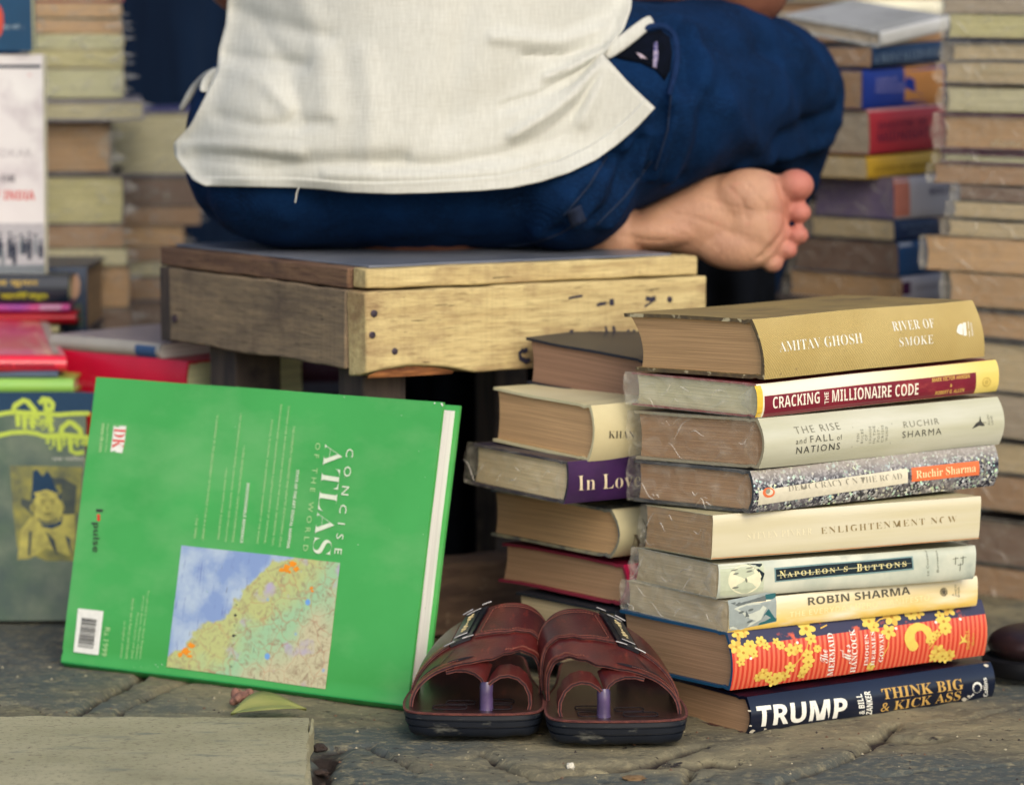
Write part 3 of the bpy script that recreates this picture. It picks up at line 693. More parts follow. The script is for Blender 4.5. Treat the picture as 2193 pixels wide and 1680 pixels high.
bk = book('wrapped_book', 'purple film-wrapped book with pale serif lettering in the half hidden stack', (1216, 988), (1208, 1079), YR - .01, 33, None, (1014, 948), L=.22,
          boards=cover(lin(50, 44, 60)), spine=PURP, pages=PO, bulge=.004, group=RS, wrap=1.3, flap=True)
lettering(bk, [ink(lin(222, 208, 176))], lambda X: bk['spine'].text(X, 'In Love', 'serif', (1238, 1050), (1372, 1042), (1237, 1018), 0, off=-.012, space=1.06))
bk = book('hardcover_book', 'cream book with dark blue board edge, under the purple book behind the near stack', (1311, 1090), (1309, 1194), YR + .03, 36, None, (1051, 1047), L=.23,
          boards=mat('cream_blue_board', lin(190, 180, 140), lin(70, 80, 90), sc=30, rough=.6), spine=CREAMB, pages=PT, bulge=.012, group=RS, warp=.0015)
def f(X):
    s = bk['spine']; s.text(X, 'A', 'serif', (1370, 1137), (1386, 1135), (1370, 1109), 0, off=-.016); s.text(X, 'MA', 'serif', (1352, 1172), (1420, 1166), (1351, 1143), 0, off=-.010)
lettering(bk, [ink(lin(112, 92, 60))], f)
bk = book('hardcover_book', 'brown paged book with a bright crimson spine in the half hidden stack', (1335, 1207), (1325, 1293), YR + .03, 36, None, (1074, 1162), L=.22,
          boards=cover(lin(150, 24, 58), .6), spine=cover(lin(216, 34, 84), .45), pages=PB, bulge=.008, group=RS, warp=.002, edge=cover(lin(140, 40, 60), .8, 0))
bk = book('hardcover_book', 'pale paged book at the foot of the half hidden stack, behind the sandals', (1318, 1308), (1318, 1450), YR + .02, 36, None, (1104, 1266), L=.22,
          boards=cover(lin(40, 44, 52), .6), spine=cover(lin(40, 44, 52), .6), pages=PO, group=RS)
# ------------------------------------------------------------------ the green atlas leaning on the stool
O = onz(872, 1511, .001); BL = onz(130, 1417, .001)
E_ = (BL - O); E_.z = 0; nrm = Vector((-E_.y, E_.x, 0)).normalized()
if nrm.y < 0: nrm = -nrm
LE = R(12.5); upv = Vector((0, 0, math.cos(LE))) + nrm * math.sin(LE)
thk = E_.normalized().cross(upv).normalized()
if thk.y < 0: thk = -thk
GRN = mat('green_cover', lin(72, 170, 84), lin(64, 160, 76), sc=9, rough=.42, coat=.12, bump=.12, bdist=.0008, c3=lin(110, 178, 108), sc3=(8, 14, 8), rng3=(.48, .85), fine=700, finebump=.25)
GRS = mat('green_spine', lin(40, 152, 72), lin(30, 138, 64), sc=20, rough=.4, coat=.2)
bk = book3d('atlas_book', 'big bright green atlas with a map panel, leaning against the stool', O, E_, upv * .262, thk * .030, GRN, GRS, PW,
            edge=GRN, hard=True, bulge=.005, ov=.004, c=.0032, warp=.0008, fore=.002, seed=3)
LW, LY, DGR, REDI, WHP = ink(lin(222, 232, 208)), ink(lin(190, 222, 160)), ink(lin(10, 104, 72)), ink(lin(222, 62, 52)), ink(lin(236, 236, 226))
m, t_, b = new('relief_map')
v = mp(t_, (1, 1, 1)); sx = nd(t_, 'ShaderNodeSeparateXYZ'); t_.links.new(v, sx.inputs[0])
# local x runs right to left along the spine, y up: sea in the upper left
d1 = nd(t_, 'ShaderNodeMath', operation='MULTIPLY_ADD'); t_.links.new(sx.outputs['X'], d1.inputs[0]); d1.inputs[1].default_value = .86; t_.links.new(sx.outputs['Y'], d1.inputs[2])
n_ = nd(t_, 'ShaderNodeTexNoise', Vector=v, Scale=26.0, Detail=5)
d2 = nd(t_, 'ShaderNodeMath', operation='MULTIPLY_ADD'); t_.links.new(n_.outputs['Fac'], d2.inputs[0]); d2.inputs[1].default_value = .10; t_.links.new(d1.outputs[0], d2.inputs[2])
rel = nd(t_, 'ShaderNodeTexNoise', Vector=v, Scale=120.0, Detail=6, Roughness=.65, Distortion=1.5)
land = mixc(t_, rmp(t_, d2.outputs[0], 0.19, .22), lin(196, 190, 152), lin(158, 196, 152))
land = mixc(t_, rmp(t_, d2.outputs[0], .23, .262), land, lin(186, 192, 124))
land = mixc(t_, rmp(t_, rel.outputs['Fac'], .5, .7), land, lin(150, 128, 100))
land = mixc(t_, rmp(t_, nz(t_, (40, 40, 40), 3, .5, loc=(3, 8, 2)), .60, .72), land, lin(178, 168, 190))
wv_ = nd(t_, 'ShaderNodeTexNoise', Vector=v, Scale=60.0, Detail=2); wx = nd(t_, 'ShaderNodeMix', data_type='VECTOR'); wx.inputs[0].default_value = .012; t_.links.new(v, wx.inputs[4]); t_.links.new(wv_.outputs['Color'], wx.inputs[5])
ws = nd(t_, 'ShaderNodeTexVoronoi', Vector=wx.outputs[1], Scale=46.0, feature='DISTANCE_TO_EDGE')
rd = nd(t_, 'ShaderNodeMath', operation='MULTIPLY'); t_.links.new(rmp(t_, ws.outputs['Distance'], .022, .008), rd.inputs[0]); rd.inputs[1].default_value = .45
land = mixc(t_, rd.outputs[0], land, lin(180, 120, 90))
lake = nd(t_, 'ShaderNodeTexVoronoi', Vector=v, Scale=38.0)
land = mixc(t_, rmp(t_, lake.outputs['Distance'], .13, .09), land, lin(110, 160, 220))
sea = mixc(t_, rmp(t_, nz(t_, (22, 22, 22), 4, .6), .42, .6), lin(132, 156, 200), lin(176, 194, 212))
sea = mixc(t_, rmp(t_, nz(t_, (320, 26, 60), 4, .6), .60, .68), sea, lin(104, 120, 176))
c_ = mixc(t_, rmp(t_, d2.outputs[0], .288, .292), land, sea)
c_ = mixc(t_, rmp(t_, nz(t_, (380, 44, 90), 4, .6), .66, .72), c_, lin(90, 84, 84))
t_.links.new(c_, b.inputs['Base Color']); b.inputs['Roughness'].default_value = .35; b.inputs['Coat Weight'].default_value = .15
MAP = m; ORG = ink(lin(240, 150, 40))
def g4(x, y): return (342.6 + x * .4249, 799.4 + y * .4249)
def t3(x, y): return (x * .2502, 1259.7 + y * .2502)
def t2(x, y): return (x * .2502, 840.6 + y * .2502)
def f(X):
    s = bk['front']
    T = lambda t, st, o, x, y, mi, **k: s.text(X, t, st, o, x, y, mi, .0009, **k)
    T('ATLAS', 'serif', g4(836, 352), g4(770, 903), g4(930, 365), 0, off=-.014, space=1.03)
    T('CONCISE', 'sans', g4(945, 378), g4(882, 908), g4(982, 382), 0, space=2.1)
    T('OF THE WORLD', 'sans', g4(788, 350), g4(722, 893), g4(813, 352), 1, off=-.008, space=1.7)
    T('STATE-OF-THE-ART DIGITAL MAPPING', 'bold', g4(690, 487), g4(640, 880), g4(705, 488), 0)
    T('INDISPENSABLE REFERENCE', 'bold', g4(440, 552), g4(404, 853), g4(455, 553), 0)
    for t, x0, y0, x1, y1 in [('THIS COMPLETELY REDESIGNED AND UPDATED ENCYCLOPEDIC ATLAS', 674, 263, 600, 874), ('CONTAINS OVER 400 MAPS OF EVERY REGION IN THE WORLD, INFORMATIVE TEXT,', 647, 163, 562, 870),
                              ('PHOTOGRAPHS AND DIAGRAMS PROVIDE A LASTING OVERVIEW OF THE PHYSICAL,', 608, 156, 524, 860), ('POLITICAL, ECONOMIC, AND DEMOGRAPHIC GEOGRAPHY OF THE WORLD', 562, 234, 486, 858),
                              ('• GLOBAL AND REGIONAL MAPPING • COUNTRY-BY-COUNTRY PROFILES', 423, 364, 362, 850), ('• KEY INFORMATION ON PEOPLE, LANGUAGES, INDUSTRY AND POPULATION', 405, 200, 326, 846),
                              ('• FULL INDEX WITH OVER 20,000 ENTRIES', 333, 475, 288, 836), ('"A LANDMARK IN THE DEVELOPMENT OF THE WORLD ATLAS AS A GENRE."', 288, 206, 210, 842), ('- THE TIMES', 184, 712, 170, 829)]:
        T(t, 'sans', g4(x0, y0), g4(x1, y1), g4(x0 + 11, y0 + 1), 1)
    for t, x0, y0, x1, y1 in [('For sale only in India, Nepal, Bangladesh,', 1262, 18, 1192, 605), ('Sri Lanka, Bhutan, Myanmar, Maldives,', 1222, 60, 1160, 602), ('Mauritius, Jordan and Qatar', 1172, 205, 1122, 602), ('Also for sale in Pakistan and Indonesia', 1135, 80, 1078, 598), ('as English edition', 1062, 275, 1028, 590)]:
        T(t, 'sans', t3(x0, y0), t3(x1, y1), t3(x0 + 22, y0 + 2), 1, off=-.005)
    T('Rs.1999', 'sans', t3(903, 330), t3(870, 572), t3(948, 336), 1, off=-.006)
    s.quad(X, [t3(630, 540), t3(845, 565), t3(888, 193), t3(670, 170)], 2, .0005)
    y = 0
    while y < 1:
        h = random.choice((.012, .02, .03, .012, .045)); a = lambda u, v_: t3(*(Vector((668, 494)).lerp(Vector((802, 512)), u) * (1 - v_) + Vector((704, 245)).lerp(Vector((832, 262)), u) * v_))
        s.quad(X, [a(0, y), a(1, y), a(1, min(1, y + h)), a(0, min(1, y + h))], 3, .0008, n=2, m=1); y += h + random.choice((.012, .02, .028))
    s.quad(X, [t2(943, 508), t2(1058, 518), t2(1092, 276), t2(970, 266)], 7, .0004, n=4, m=4)
    s.poly(X, [t2(950, 500), t2(985, 492), t2(1002, 504), t2(1050, 510), t2(1072, 400), t2(1082, 285), t2(1030, 282), t2(1012, 296), t2(978, 282), t2(966, 385)], 2, .0006)
    T('DK', 'serif', t2(985, 300), t2(965, 470), t2(1080, 306), 4, off=-.01)
    T('www.dk.com', 'bold', t2(878, 258), t2(852, 500), t2(905, 262), 1); T('Penguin Random House', 'sans', t2(918, 262), t2(900, 500), t2(940, 266), 1)
    T('l', 'bold', t2(830, 994), t2(828, 1016), t2(888, 996), 3, off=.01); T('pulse', 'bold', t2(790, 1110), t2(780, 1365), t2(862, 1112), 3, off=-.004)
    for q in (1052, 1082): s.poly(X, circ(*t2(848, q), 3.8, n=12), 4, .0005)
    s.quad(X, [g4(35, 1478), g4(835, 1588), g4(911, 953), g4(108, 865)], 5, .0005, n=20, m=20)
    for x, y, r in [(640, 985, 34), (672, 962, 26), (690, 985, 22), (615, 990, 18), (655, 1000, 12), (130, 1400, 34), (160, 1370, 26), (105, 1418, 20), (150, 1425, 18), (765, 1080, 12), (770, 1095, 8)]:
        for k in range(4): s.poly(X, [g4(x + r * random.uniform(.3, 1) * math.cos(a) * .8 + random.uniform(-6, 6), y + r * random.uniform(.3, 1) * math.sin(a) * .8) for a in [i * .9 for i in range(7)]], 6, .0007 + k * .00003)
    T('I', 'sans', g4(372, 1316), g4(371, 1320), g4(388, 1317), 3)
    for i, ch in enumerate('BOLIVIA'[::1]): T(ch, 'sans', g4(352 + i * 5, 1470 - i * 52), g4(351 + i * 5, 1482 - i * 52), g4(364 + i * 5, 1471 - i * 52), 3, off=-.01)
    for k in range(46):
        x, y = random.choice([(random.uniform(30, 1380), -1), (random.uniform(1300, 1340), random.uniform(160, 1200)), (random.uniform(100, 1250), random.uniform(160, 1400)), (random.uniform(-150, 30), 1470 + random.uniform(-4, 10))])
        if y < 0: y = 26 + x * .082 + random.uniform(0, 40)
        if 1100 < x and y > 1250: continue
        s.poly(X, circ(*g4(x, y), random.uniform(.4, 1.5), random.uniform(.3, .8), n=6, rot=random.random() * 3), 7 if k % 3 else 2, .0007)
    for x, y, r in [(1420, 152, 5), (1385, 148, 4), (1424, 160, 4)]: s.poly(X, circ(*g4(x, y), r * .45, n=7), 2, .0006)
LT = XBM(); f(LT); LT.link('cover_print', [LW, LY, WHP, ink(lin(60, 60, 58)), REDI, MAP, ORG, ink(lin(120, 186, 118))], bk['root'], smooth=False, fix=False)
# ------------------------------------------------------------------ the low wooden stool
def wood(name, ax, c1, c2, c3, saw=.25, rough=.75):
    m, t_, b = new(name)
    def nn(sc, detail=5, rg=.6, loc=(0, 0, 0), dist=0):
        at_ = nd(t_, 'ShaderNodeAttribute', attribute_name='grain')
        mp_ = nd(t_, 'ShaderNodeMapping', Scale=sc, Location=loc); t_.links.new(at_.outputs['Vector'], mp_.inputs['Vector'])
        return nd(t_, 'ShaderNodeTexNoise', Vector=mp_.outputs[0], Scale=1.0, Detail=detail, Roughness=rg, Distortion=dist).outputs['Fac']
    st = lambda along, cross: tuple(along if k == ax else cross for k in range(3))
    g1, g2 = nn(st(5, 130), 5, .6, dist=.4), nn(st(10, 420), 4, .65, (3, 1, 2))
    col = mixc(t_, rmp(t_, g1, .32, .68), c2, c1)
    col = mixc(t_, rmp(t_, g2, .52, .72), col, tuple(x * .74 for x in c2))
    f_ = nd(t_, 'ShaderNodeMath', operation='MULTIPLY'); t_.links.new(rmp(t_, nn(st(330, 9), 3, .6), .5, .75), f_.inputs[0]); f_.inputs[1].default_value = saw
    col = mixc(t_, f_.outputs[0], col, tuple(x * .6 for x in c2))
    col = mixc(t_, rmp(t_, nn(st(9, 16), 7, .68, (7, 3, 1)), .50, .74), col, c3)
    col = mixc(t_, rmp(t_, nn(st(4, 260), 3, .5, (1, 9, 4)), .69, .71), col, tuple(x * .35 for x in c2))
    t_.links.new(col, b.inputs['Base Color']); b.inputs['Roughness'].default_value = rough; b.inputs['Specular IOR Level'].default_value = .3
    a_ = nd(t_, 'ShaderNodeMath', operation='ADD'); t_.links.new(g1, a_.inputs[0]); t_.links.new(g2, a_.inputs[1])
    bp = nd(t_, 'ShaderNodeBump', Strength=.6, Distance=.0015, Height=a_.outputs[0]); t_.links.new(bp.outputs[0], b.inputs['Normal']); return m
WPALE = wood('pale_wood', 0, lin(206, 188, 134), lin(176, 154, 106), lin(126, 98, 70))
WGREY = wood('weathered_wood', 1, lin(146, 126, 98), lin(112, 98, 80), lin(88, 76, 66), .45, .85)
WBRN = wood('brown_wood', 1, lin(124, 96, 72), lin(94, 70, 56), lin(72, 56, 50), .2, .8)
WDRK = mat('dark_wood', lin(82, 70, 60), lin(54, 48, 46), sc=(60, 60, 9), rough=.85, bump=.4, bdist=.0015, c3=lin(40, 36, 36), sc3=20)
WRAW = mat('raw_wood', lin(170, 112, 64), lin(96, 56, 34), sc=(30, 30, 220), rough=.85, bump=.7, bdist=.003, detail=6)
NAIL = mat('old_nail', lin(84, 72, 80), lin(52, 46, 54), sc=400, rough=.5, bump=.4, metal=.5)
C0 = at(777, 575, 3.10); e1 = Vector((.305, .170, 0)); e2 = Vector((-.207, .295, 0)); zT = C0.z
n1_, n2_ = e1.normalized(), e2.normalized(); L1, L2 = e1.length, e2.length
stool = empty('wooden_stool', Vector((C0.x, C0.y, 0)), 'low weathered wooden stool with pale front board, sat on by the person', 'stool')
def sp3(a, b_, z): return n1_ * a + n2_ * b_ + Vector((0, 0, z))      # metres from the near corner
def board(name, lo, hi, m, bv=.0016, wob=.0012, cut=None, par=None):
    """a rough sawn board, subdivided so its edges wander"""
    X = XBM(); d = [hi[i] - lo[i] for i in range(3)]; nn = [max(2, min(26, int(abs(q) / .012))) for q in d]
    q0 = random.random() * 40
    def P(i, j, k):
        a, b_, z = lo[0] + d[0] * i, lo[1] + d[1] * j, lo[2] + d[2] * k
        if cut: a, b_, z = cut(a, b_, z)
        p = sp3(a, b_, z); e = noise.noise_vector(Vector((a * 22, b_ * 22, z * 22 + q0))) * wob + noise.noise_vector(Vector((a * 90, b_ * 90, z * 90 + q0))) * wob * .5
        return p + e
    ax = [(0, 1, 2), (1, 2, 0), (2, 0, 1)]
    for u, v, w_ in ax:
        for s in (0, 1):
            rows = []
            for j in range(nn[v] + 1):
                r = []
                for i in range(nn[u] + 1):
                    c = [0, 0, 0]; c[u] = i / nn[u]; c[v] = j / nn[v]; c[w_] = s; r.append(P(*c))
                rows.append(r)
            X.grid(rows, flip=(s == 0))
    me = X.mesh(name); bm = bmesh.new(); bm.from_mesh(me); bmesh.ops.remove_doubles(bm, verts=bm.verts, dist=1e-5); bmesh.ops.recalc_face_normals(bm, faces=bm.faces); bm.to_mesh(me); bm.free()
    ga = me.attributes.new('grain', 'FLOAT_VECTOR', 'POINT'); q1 = random.random() * 3
    for v in me.vertices: ga.data[v.index].vector = (v.co.dot(n1_) + q1, v.co.dot(n2_) + q1, v.co.z)
    o = link(name, me, m, par or stool, True, 40); bevelled(o, bv, 2); return o
# front edging board (pale), the seat planks behind it, and the left end piece
board('seat_edging', (.003, 0, zT - .0185), (L1, .022, zT - .0008), WPALE)
board('seat_board', (-.001, .0235, zT - .019), (L1 - .004, L2, zT - .001), WBRN)
board('seat_sheet', (.012, .010, zT - .0006), (L1 - .022, L2 - .006, zT + .0016), mat('grey_laminate', lin(120, 124, 132), lin(92, 98, 110), sc=12, rough=.35, bump=.1), bv=.0004, wob=.0004)
zA, zB = zT - .0205, zT - .0965
def chip(a, b_, z):
    if z < (zA + zB) / 2 and b_ < .012:
        k = max(0, 1 - abs(a - .042) / .055); z += .011 * math.sqrt(k) * (1 - max(0, b_ + .006) / .02) if k > 0 else 0
    return a, b_, z
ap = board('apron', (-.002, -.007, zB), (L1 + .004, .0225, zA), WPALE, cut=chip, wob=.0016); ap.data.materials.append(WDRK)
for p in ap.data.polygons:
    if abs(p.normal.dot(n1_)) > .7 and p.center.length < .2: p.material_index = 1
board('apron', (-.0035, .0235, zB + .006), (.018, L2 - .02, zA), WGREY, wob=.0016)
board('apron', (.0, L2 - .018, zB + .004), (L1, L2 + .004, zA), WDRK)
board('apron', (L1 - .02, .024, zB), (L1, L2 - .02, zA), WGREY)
X = XBM()   # split-off chunk where the corner has broken away
for i in range(26):
    a = .002 + .085 * i / 25; h = .0085 * math.sin(math.pi * min(1, (i + 2) / 28)) ** .6
    r = [sp3(a, -.0062 + .003 * j / 4 + .0006 * random.random(), zB - .0008 + h * (1 - j / 4) * (.9 + .2 * random.random())) for j in range(5)]
    X.v += [tuple(p) for p in r]
for i in range(25):
    for j in range(4): k = i * 5 + j; X.f.append((k, k + 1, k + 6, k + 5)); X.m.append(0)
X.link('splintered_corner', [WRAW], stool, angle=20)
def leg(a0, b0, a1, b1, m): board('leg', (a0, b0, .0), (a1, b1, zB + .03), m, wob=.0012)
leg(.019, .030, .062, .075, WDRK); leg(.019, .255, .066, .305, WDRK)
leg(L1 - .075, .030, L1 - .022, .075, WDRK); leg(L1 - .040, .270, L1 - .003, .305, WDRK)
for x, y in [(801, 671), (797, 717), (845, 752), (1433, 641)]:
    p = onplane(x, y, C0 - n2_ * .007, n1_.cross(Vector((0, 0, 1)))) - Vector((C0.x, C0.y, 0))
    out = n1_.cross(Vector((0, 0, 1))).normalized(); out = out if out.y < 0 else -out
    X = XBM(); u = n1_; q = random.random()
    X.grid([[p + out * lf + u * (r * math.cos(t * .4833)) + Vector((0, 0, r * math.sin(t * .4833))) for t in range(13)] for r, lf in ((.0033, -.001), (.0032, .0007), (.0022, .0011), (.0001, .0009))], closeu=True)
    X.link('nail', [NAIL], stool)
for x, y in [(374, 682)]:
    nn_ = n2_.cross(Vector((0, 0, 1))); p = onplane(x, y, C0 - n1_ * .0035, nn_) - Vector((C0.x, C0.y, 0)); out = nn_ if nn_.x < 0 else -nn_
    X = XBM(); X.grid([[p + out * lf + n2_ * (r * math.cos(t * .4833)) + Vector((0, 0, r * math.sin(t * .4833))) for t in range(13)] for r, lf in ((.0040, -.001), (.0038, .001), (.0001, .001))], closeu=True); X.link('nail', [NAIL], stool)
# ink marks on the pale board
X = XBM(); nn_ = n1_.cross(Vector((0, 0, 1))); out = (nn_ if nn_.y < 0 else -nn_).normalized()
def mark(pts, wd):
    P = [onplane(x, y, C0 - n2_ * .007, nn_) - Vector((C0.x, C0.y, 0)) + out * .0012 for x, y in pts]; rows = []
    for i, p in enumerate(P):
        d = (P[min(i + 1, len(P) - 1)] - P[max(i - 1, 0)]).normalized(); k = d.cross(out) * wd / 2 * random.uniform(.6, 1.2); rows.append([p + k, p - k])
    X.grid(rows)
def t1c(x, y): return (1096.4 + x * .2502, 420.3 + y * .2502)
for pts, wd in [([(480, 870), (540, 858), (600, 850)], .002), ([(720, 930), (760, 920), (800, 914)], .004), ([(830, 908), (868, 902)], .006), ([(1140, 870), (1180, 880), (1225, 872)], .005), ([(1220, 880), (1180, 910), (1130, 945)], .002),
                ([(490, 1165), (520, 1150)], .004), ([(650, 1160), (690, 1165)], .003), ([(795, 1110), (810, 1165)], .002), ([(860, 1110), (880, 1165)], .003), ([(970, 1165), (1000, 1140)], .003), ([(1030, 1150), (1050, 1150)], .004),
                ([(95, 1310), (60, 1340), (70, 1385), (120, 1410), (150, 1395)], .005), ([(90, 1325), (130, 1310)], .004)]:
    mark([t1c(*p) for p in pts], wd)
X.link('ink_mark', [ink(lin(50, 48, 62))], stool, smooth=False, fix=False)
# block lying under the stool
Bp = onz(955, 1345); blk = empty('wooden_block', Vector((.0, 0, 0)), 'rough brown timber lying on the ground under the stool', 'timber')
a_, b__ = at(925, 1216, 3.30), at(1150, 1184, 3.36); a_.z = b__.z = 0; dd = (b__ - a_)
X = XBM(); nb_ = Vector((-dd.y, dd.x, 0)).normalized() * .05
for i in range(15):
    p = a_ - dd * .4 + dd * 1.5 * i / 14; hh = .067 + .002 * noise.noise(Vector((i * .4, 3, 3)))
    X.v += [tuple(p), tuple(p + Vector((0, 0, hh - .003))), tuple(p + nb_ * .06 + Vector((0, 0, hh))), tuple(p + nb_ + Vector((0, 0, hh))), tuple(p + nb_)]
for i in range(14):
    for j in range(4): k = i * 5 + j; X.f.append((k, k + 1, k + 6, k + 5)); X.m.append(0)
X.f += [(0, 1, 2, 3, 4), (74, 73, 72, 71, 70)]; X.m += [0, 0]
X.link('beam', [mat('brown_timber', lin(124, 100, 80), lin(88, 70, 60), sc=(20, 20, 90), rough=.85, bump=.5, bdist=.002, c3=lin(150, 128, 104), sc3=60, rng3=(.62, .72))], blk, angle=30)
# ------------------------------------------------------------------ the seated person, seen from behind
def capsule(bm, a, b, ra, rb, n=14):
    a, b = Vector(a), Vector(b); d = b - a; L = d.length
    for i in range(n + 1):
        t = i / n; m_ = Matrix.Translation(a + d * t); bmesh.ops.create_icosphere(bm, subdivisions=3, radius=ra + (rb - ra) * t, matrix=m_)
def ell(bm, c, r, rot=(0, 0, 0)):
    from mathutils import Euler
    m_ = Matrix.Translation(Vector(c)) @ Euler(rot).to_matrix().to_4x4() @ Matrix.Diagonal((r[0], r[1], r[2], 1))
    bmesh.ops.create_icosphere(bm, subdivisions=4, radius=1, matrix=m_)
def fuse(bm, voxel, smooth, it):
    me = bpy.data.meshes.new('f'); bm.to_mesh(me); bm.free()
    o = bpy.data.objects.new('f', me); COL.objects.link(o)
    r = o.modifiers.new('r', 'REMESH'); r.mode = 'VOXEL'; r.voxel_size = voxel
    sm = o.modifiers.new('s', 'SMOOTH'); sm.factor = smooth; sm.iterations = it
    dg = bpy.context.evaluated_depsgraph_get(); out = bpy.data.meshes.new_from_object(o.evaluated_get(dg))
    bpy.data.objects.remove(o); return out
def bvh(me): return BVHTree.FromPolygons([v.co.copy() for v in me.vertices], [tuple(p.vertices) for p in me.polygons])
def hit(tree, x, y):
    d = ray(x, y).normalized(); return tree.ray_cast(CAMP, d)
person = empty('person', Vector((-.085, 3.35, 0)), 'barefoot person in white shirt and blue jeans sitting cross legged on the stool', 'person')
PO_ = person.location.copy()
def pobj(name, me, mats):
    for v in me.vertices: v.co -= PO_
    return link(name, me, mats, person, True, 180)
# body: torso, neck, head, arms, legs and the bare left foot with its five toes
bm = bmesh.new()
capsule(bm, (-.085, 3.37, .47), (-.085, 3.37, .60), .125, .125); ell(bm, (-.085, 3.37, .78), (.175, .115, .17)); ell(bm, (-.085, 3.38, .90), (.185, .085, .06))
capsule(bm, (-.085, 3.37, .92), (-.085, 3.39, 1.02), .055, .05); ell(bm, (-.085, 3.40, 1.11), (.075, .095, .115)); ell(bm, (-.085, 3.495, 1.09), (.012, .016, .02)); ell(bm, (-.163, 3.40, 1.10), (.010, .02, .03)); ell(bm, (-.007, 3.40, 1.10), (.010, .02, .03))
capsule(bm, (.12, 3.38, .885), (.232, 3.46, .615), .05, .039); capsule(bm, (.232, 3.46, .612), (.03, 3.66, .585), .039, .026); ell(bm, (.03, 3.68, .58), (.045, .04, .02))
capsule(bm, (-.265, 3.38, .885), (-.262, 3.44, .625), .05, .036); capsule(bm, (-.262, 3.44, .622), (-.12, 3.64, .60), .036, .026); ell(bm, (-.11, 3.66, .59), (.045, .04, .02))
for k in range(4):
    for sx_, bx in ((1, -.02), (-1, -.06)): capsule(bm, (bx + sx_ * -.012 * k, 3.69, .585), (bx + sx_ * (-.012 * k - .03), 3.735, .575 - .004 * k), .009, .007, 5)
FY = 3.345
def fp(x, y, dy=0): return at(x, y, FY + dy)
prof = [(1280, 500, 36), (1340, 499, 40), (1380, 492, 47), (1420, 482, 57), (1460, 473, 70), (1500, 469, 86), (1540, 470, 97), (1580, 471, 105), (1615, 471, 106), (1640, 469, 100)]
for i in range(len(prof) - 1):
    for k in range(4):
        t = k / 4; x, y, h = [prof[i][j] * (1 - t) + prof[i + 1][j] * t for j in range(3)]
        tk = .030 if x < 1420 else .027
        ell(bm, fp(x, y, .004), (.016, tk, h * .000443))
ell(bm, fp(1606, 428, -.0045), (.040, .0235, .030)); ell(bm, fp(1612, 480, -.004), (.034, .024, .038)); ell(bm, fp(1580, 525, -.004), (.042, .023, .024)); ell(bm, fp(1400, 494, -.006), (.05, .0235, .018))
for ax, ay, bx, by, r0, r1 in [(1650, 402, 1703, 397, .0115, .0156), (1660, 458, 1712, 455, .0062, .0100), (1655, 494, 1708, 503, .0062, .0094), (1640, 520, 1685, 535, .0062, .0090), (1615, 545, 1654, 563, .0065, .0092)]:
    capsule(bm, fp(ax, ay, .010), fp(bx - 6, by, .005), r0 * 1.1, r0 * 1.0, 8); ell(bm, fp(bx, by, -.005), (r1 * 1.14, r1 * 1.1, r1 * 1.0))
capsule(bm, fp(1320, 500, .0), (-.05, 3.42, .42), .03, .045); capsule(bm, (-.05, 3.42, .42), (-.2, 3.68, .44), .04, .05)
body = fuse(bm, .0022, .5, 4); tb = bvh(body)
SKIN = mat('brown_skin', lin(126, 82, 62), lin(106, 66, 52), sc=16, rough=.5, bump=.15, bdist=.0008, fine=320, finebump=.3)
m, t_, b = new('pale_sole')
geo = nd(t_, 'ShaderNodeTexCoord'); sx = nd(t_, 'ShaderNodeSeparateXYZ'); t_.links.new(geo.outputs['Object'], sx.inputs[0])
c_ = mixc(t_, rmp(t_, nz(t_, (30, 30, 30), 5), .35, .68), lin(172, 128, 102), lin(190, 146, 116))
c_ = mixc(t_, rmp(t_, sx.outputs['X'], .325, .352), c_, lin(182, 112, 96))
c_ = mixc(t_, rmp(t_, nz(t_, (60, 60, 90), 4, .6, loc=(5, 2, 1)), .62, .78), c_, lin(190, 132, 110))
t_.links.new(c_, b.inputs['Base Color']); b.inputs['Roughness'].default_value = .5
b.inputs['Subsurface Weight'].default_value = .12; b.inputs['Subsurface Radius'].default_value = (.006, .002, .001); b.inputs['Subsurface Scale'].default_value = 1
c_ = mixc(t_, rmp(t_, nz(t_, (90, 90, 40), 6, .7, loc=(1, 4, 9)), 0.62, .8), c_, lin(150, 108, 86)); t_.links.new(c_, b.inputs['Base Color'])
h_ = nz(t_, (260, 260, 120), 6, .7); bp = nd(t_, 'ShaderNodeBump', Strength=.7, Distance=.002, Height=h_); t_.links.new(bp.outputs[0], b.inputs['Normal'])
SOLE = m
for p in body.polygons:
    c = p.center; p.material_index = 1 if (c.x > .05 and c.z < .47 and c.y < 3.36) else 0
for pl, wd, am in [([(1652, 372), (1672, 410), (1682, 445), (1684, 475), (1672, 505), (1650, 530), (1628, 552)], .0028, -.0035), ([(1560, 400), (1590, 430), (1600, 470)], .002, -.0012), ([(1440, 455), (1500, 470), (1570, 500)], .002, -.0010), ([(1400, 480), (1460, 500), (1540, 530)], .002, -.0009), ([(1600, 395), (1640, 440), (1645, 500)], .002, -.0010), ([(1500, 420), (1560, 440), (1610, 450)], .0016, -.0008), ([(1330, 505), (1370, 512), (1420, 515)], .002, -.0012)]:
    P = [hit(tb, *p)[0] for p in pl]; P = [p for p in P if p is not None]
    for v in body.vertices:
        if v.co.x < .05 or v.co.z > .47 or v.co.y > 3.4: continue
        best = 9
        for k in range(len(P) - 1):
            ab = P[k + 1] - P[k]; t = max(0, min(1, (v.co - P[k]).dot(ab) / max(1e-9, ab.length_squared))); best = min(best, (v.co - P[k] - ab * t).length)
        if best < wd * 3: v.co += v.normal * am * math.exp(-(best / wd) ** 2)
pobj('body', body, [SKIN, SOLE])
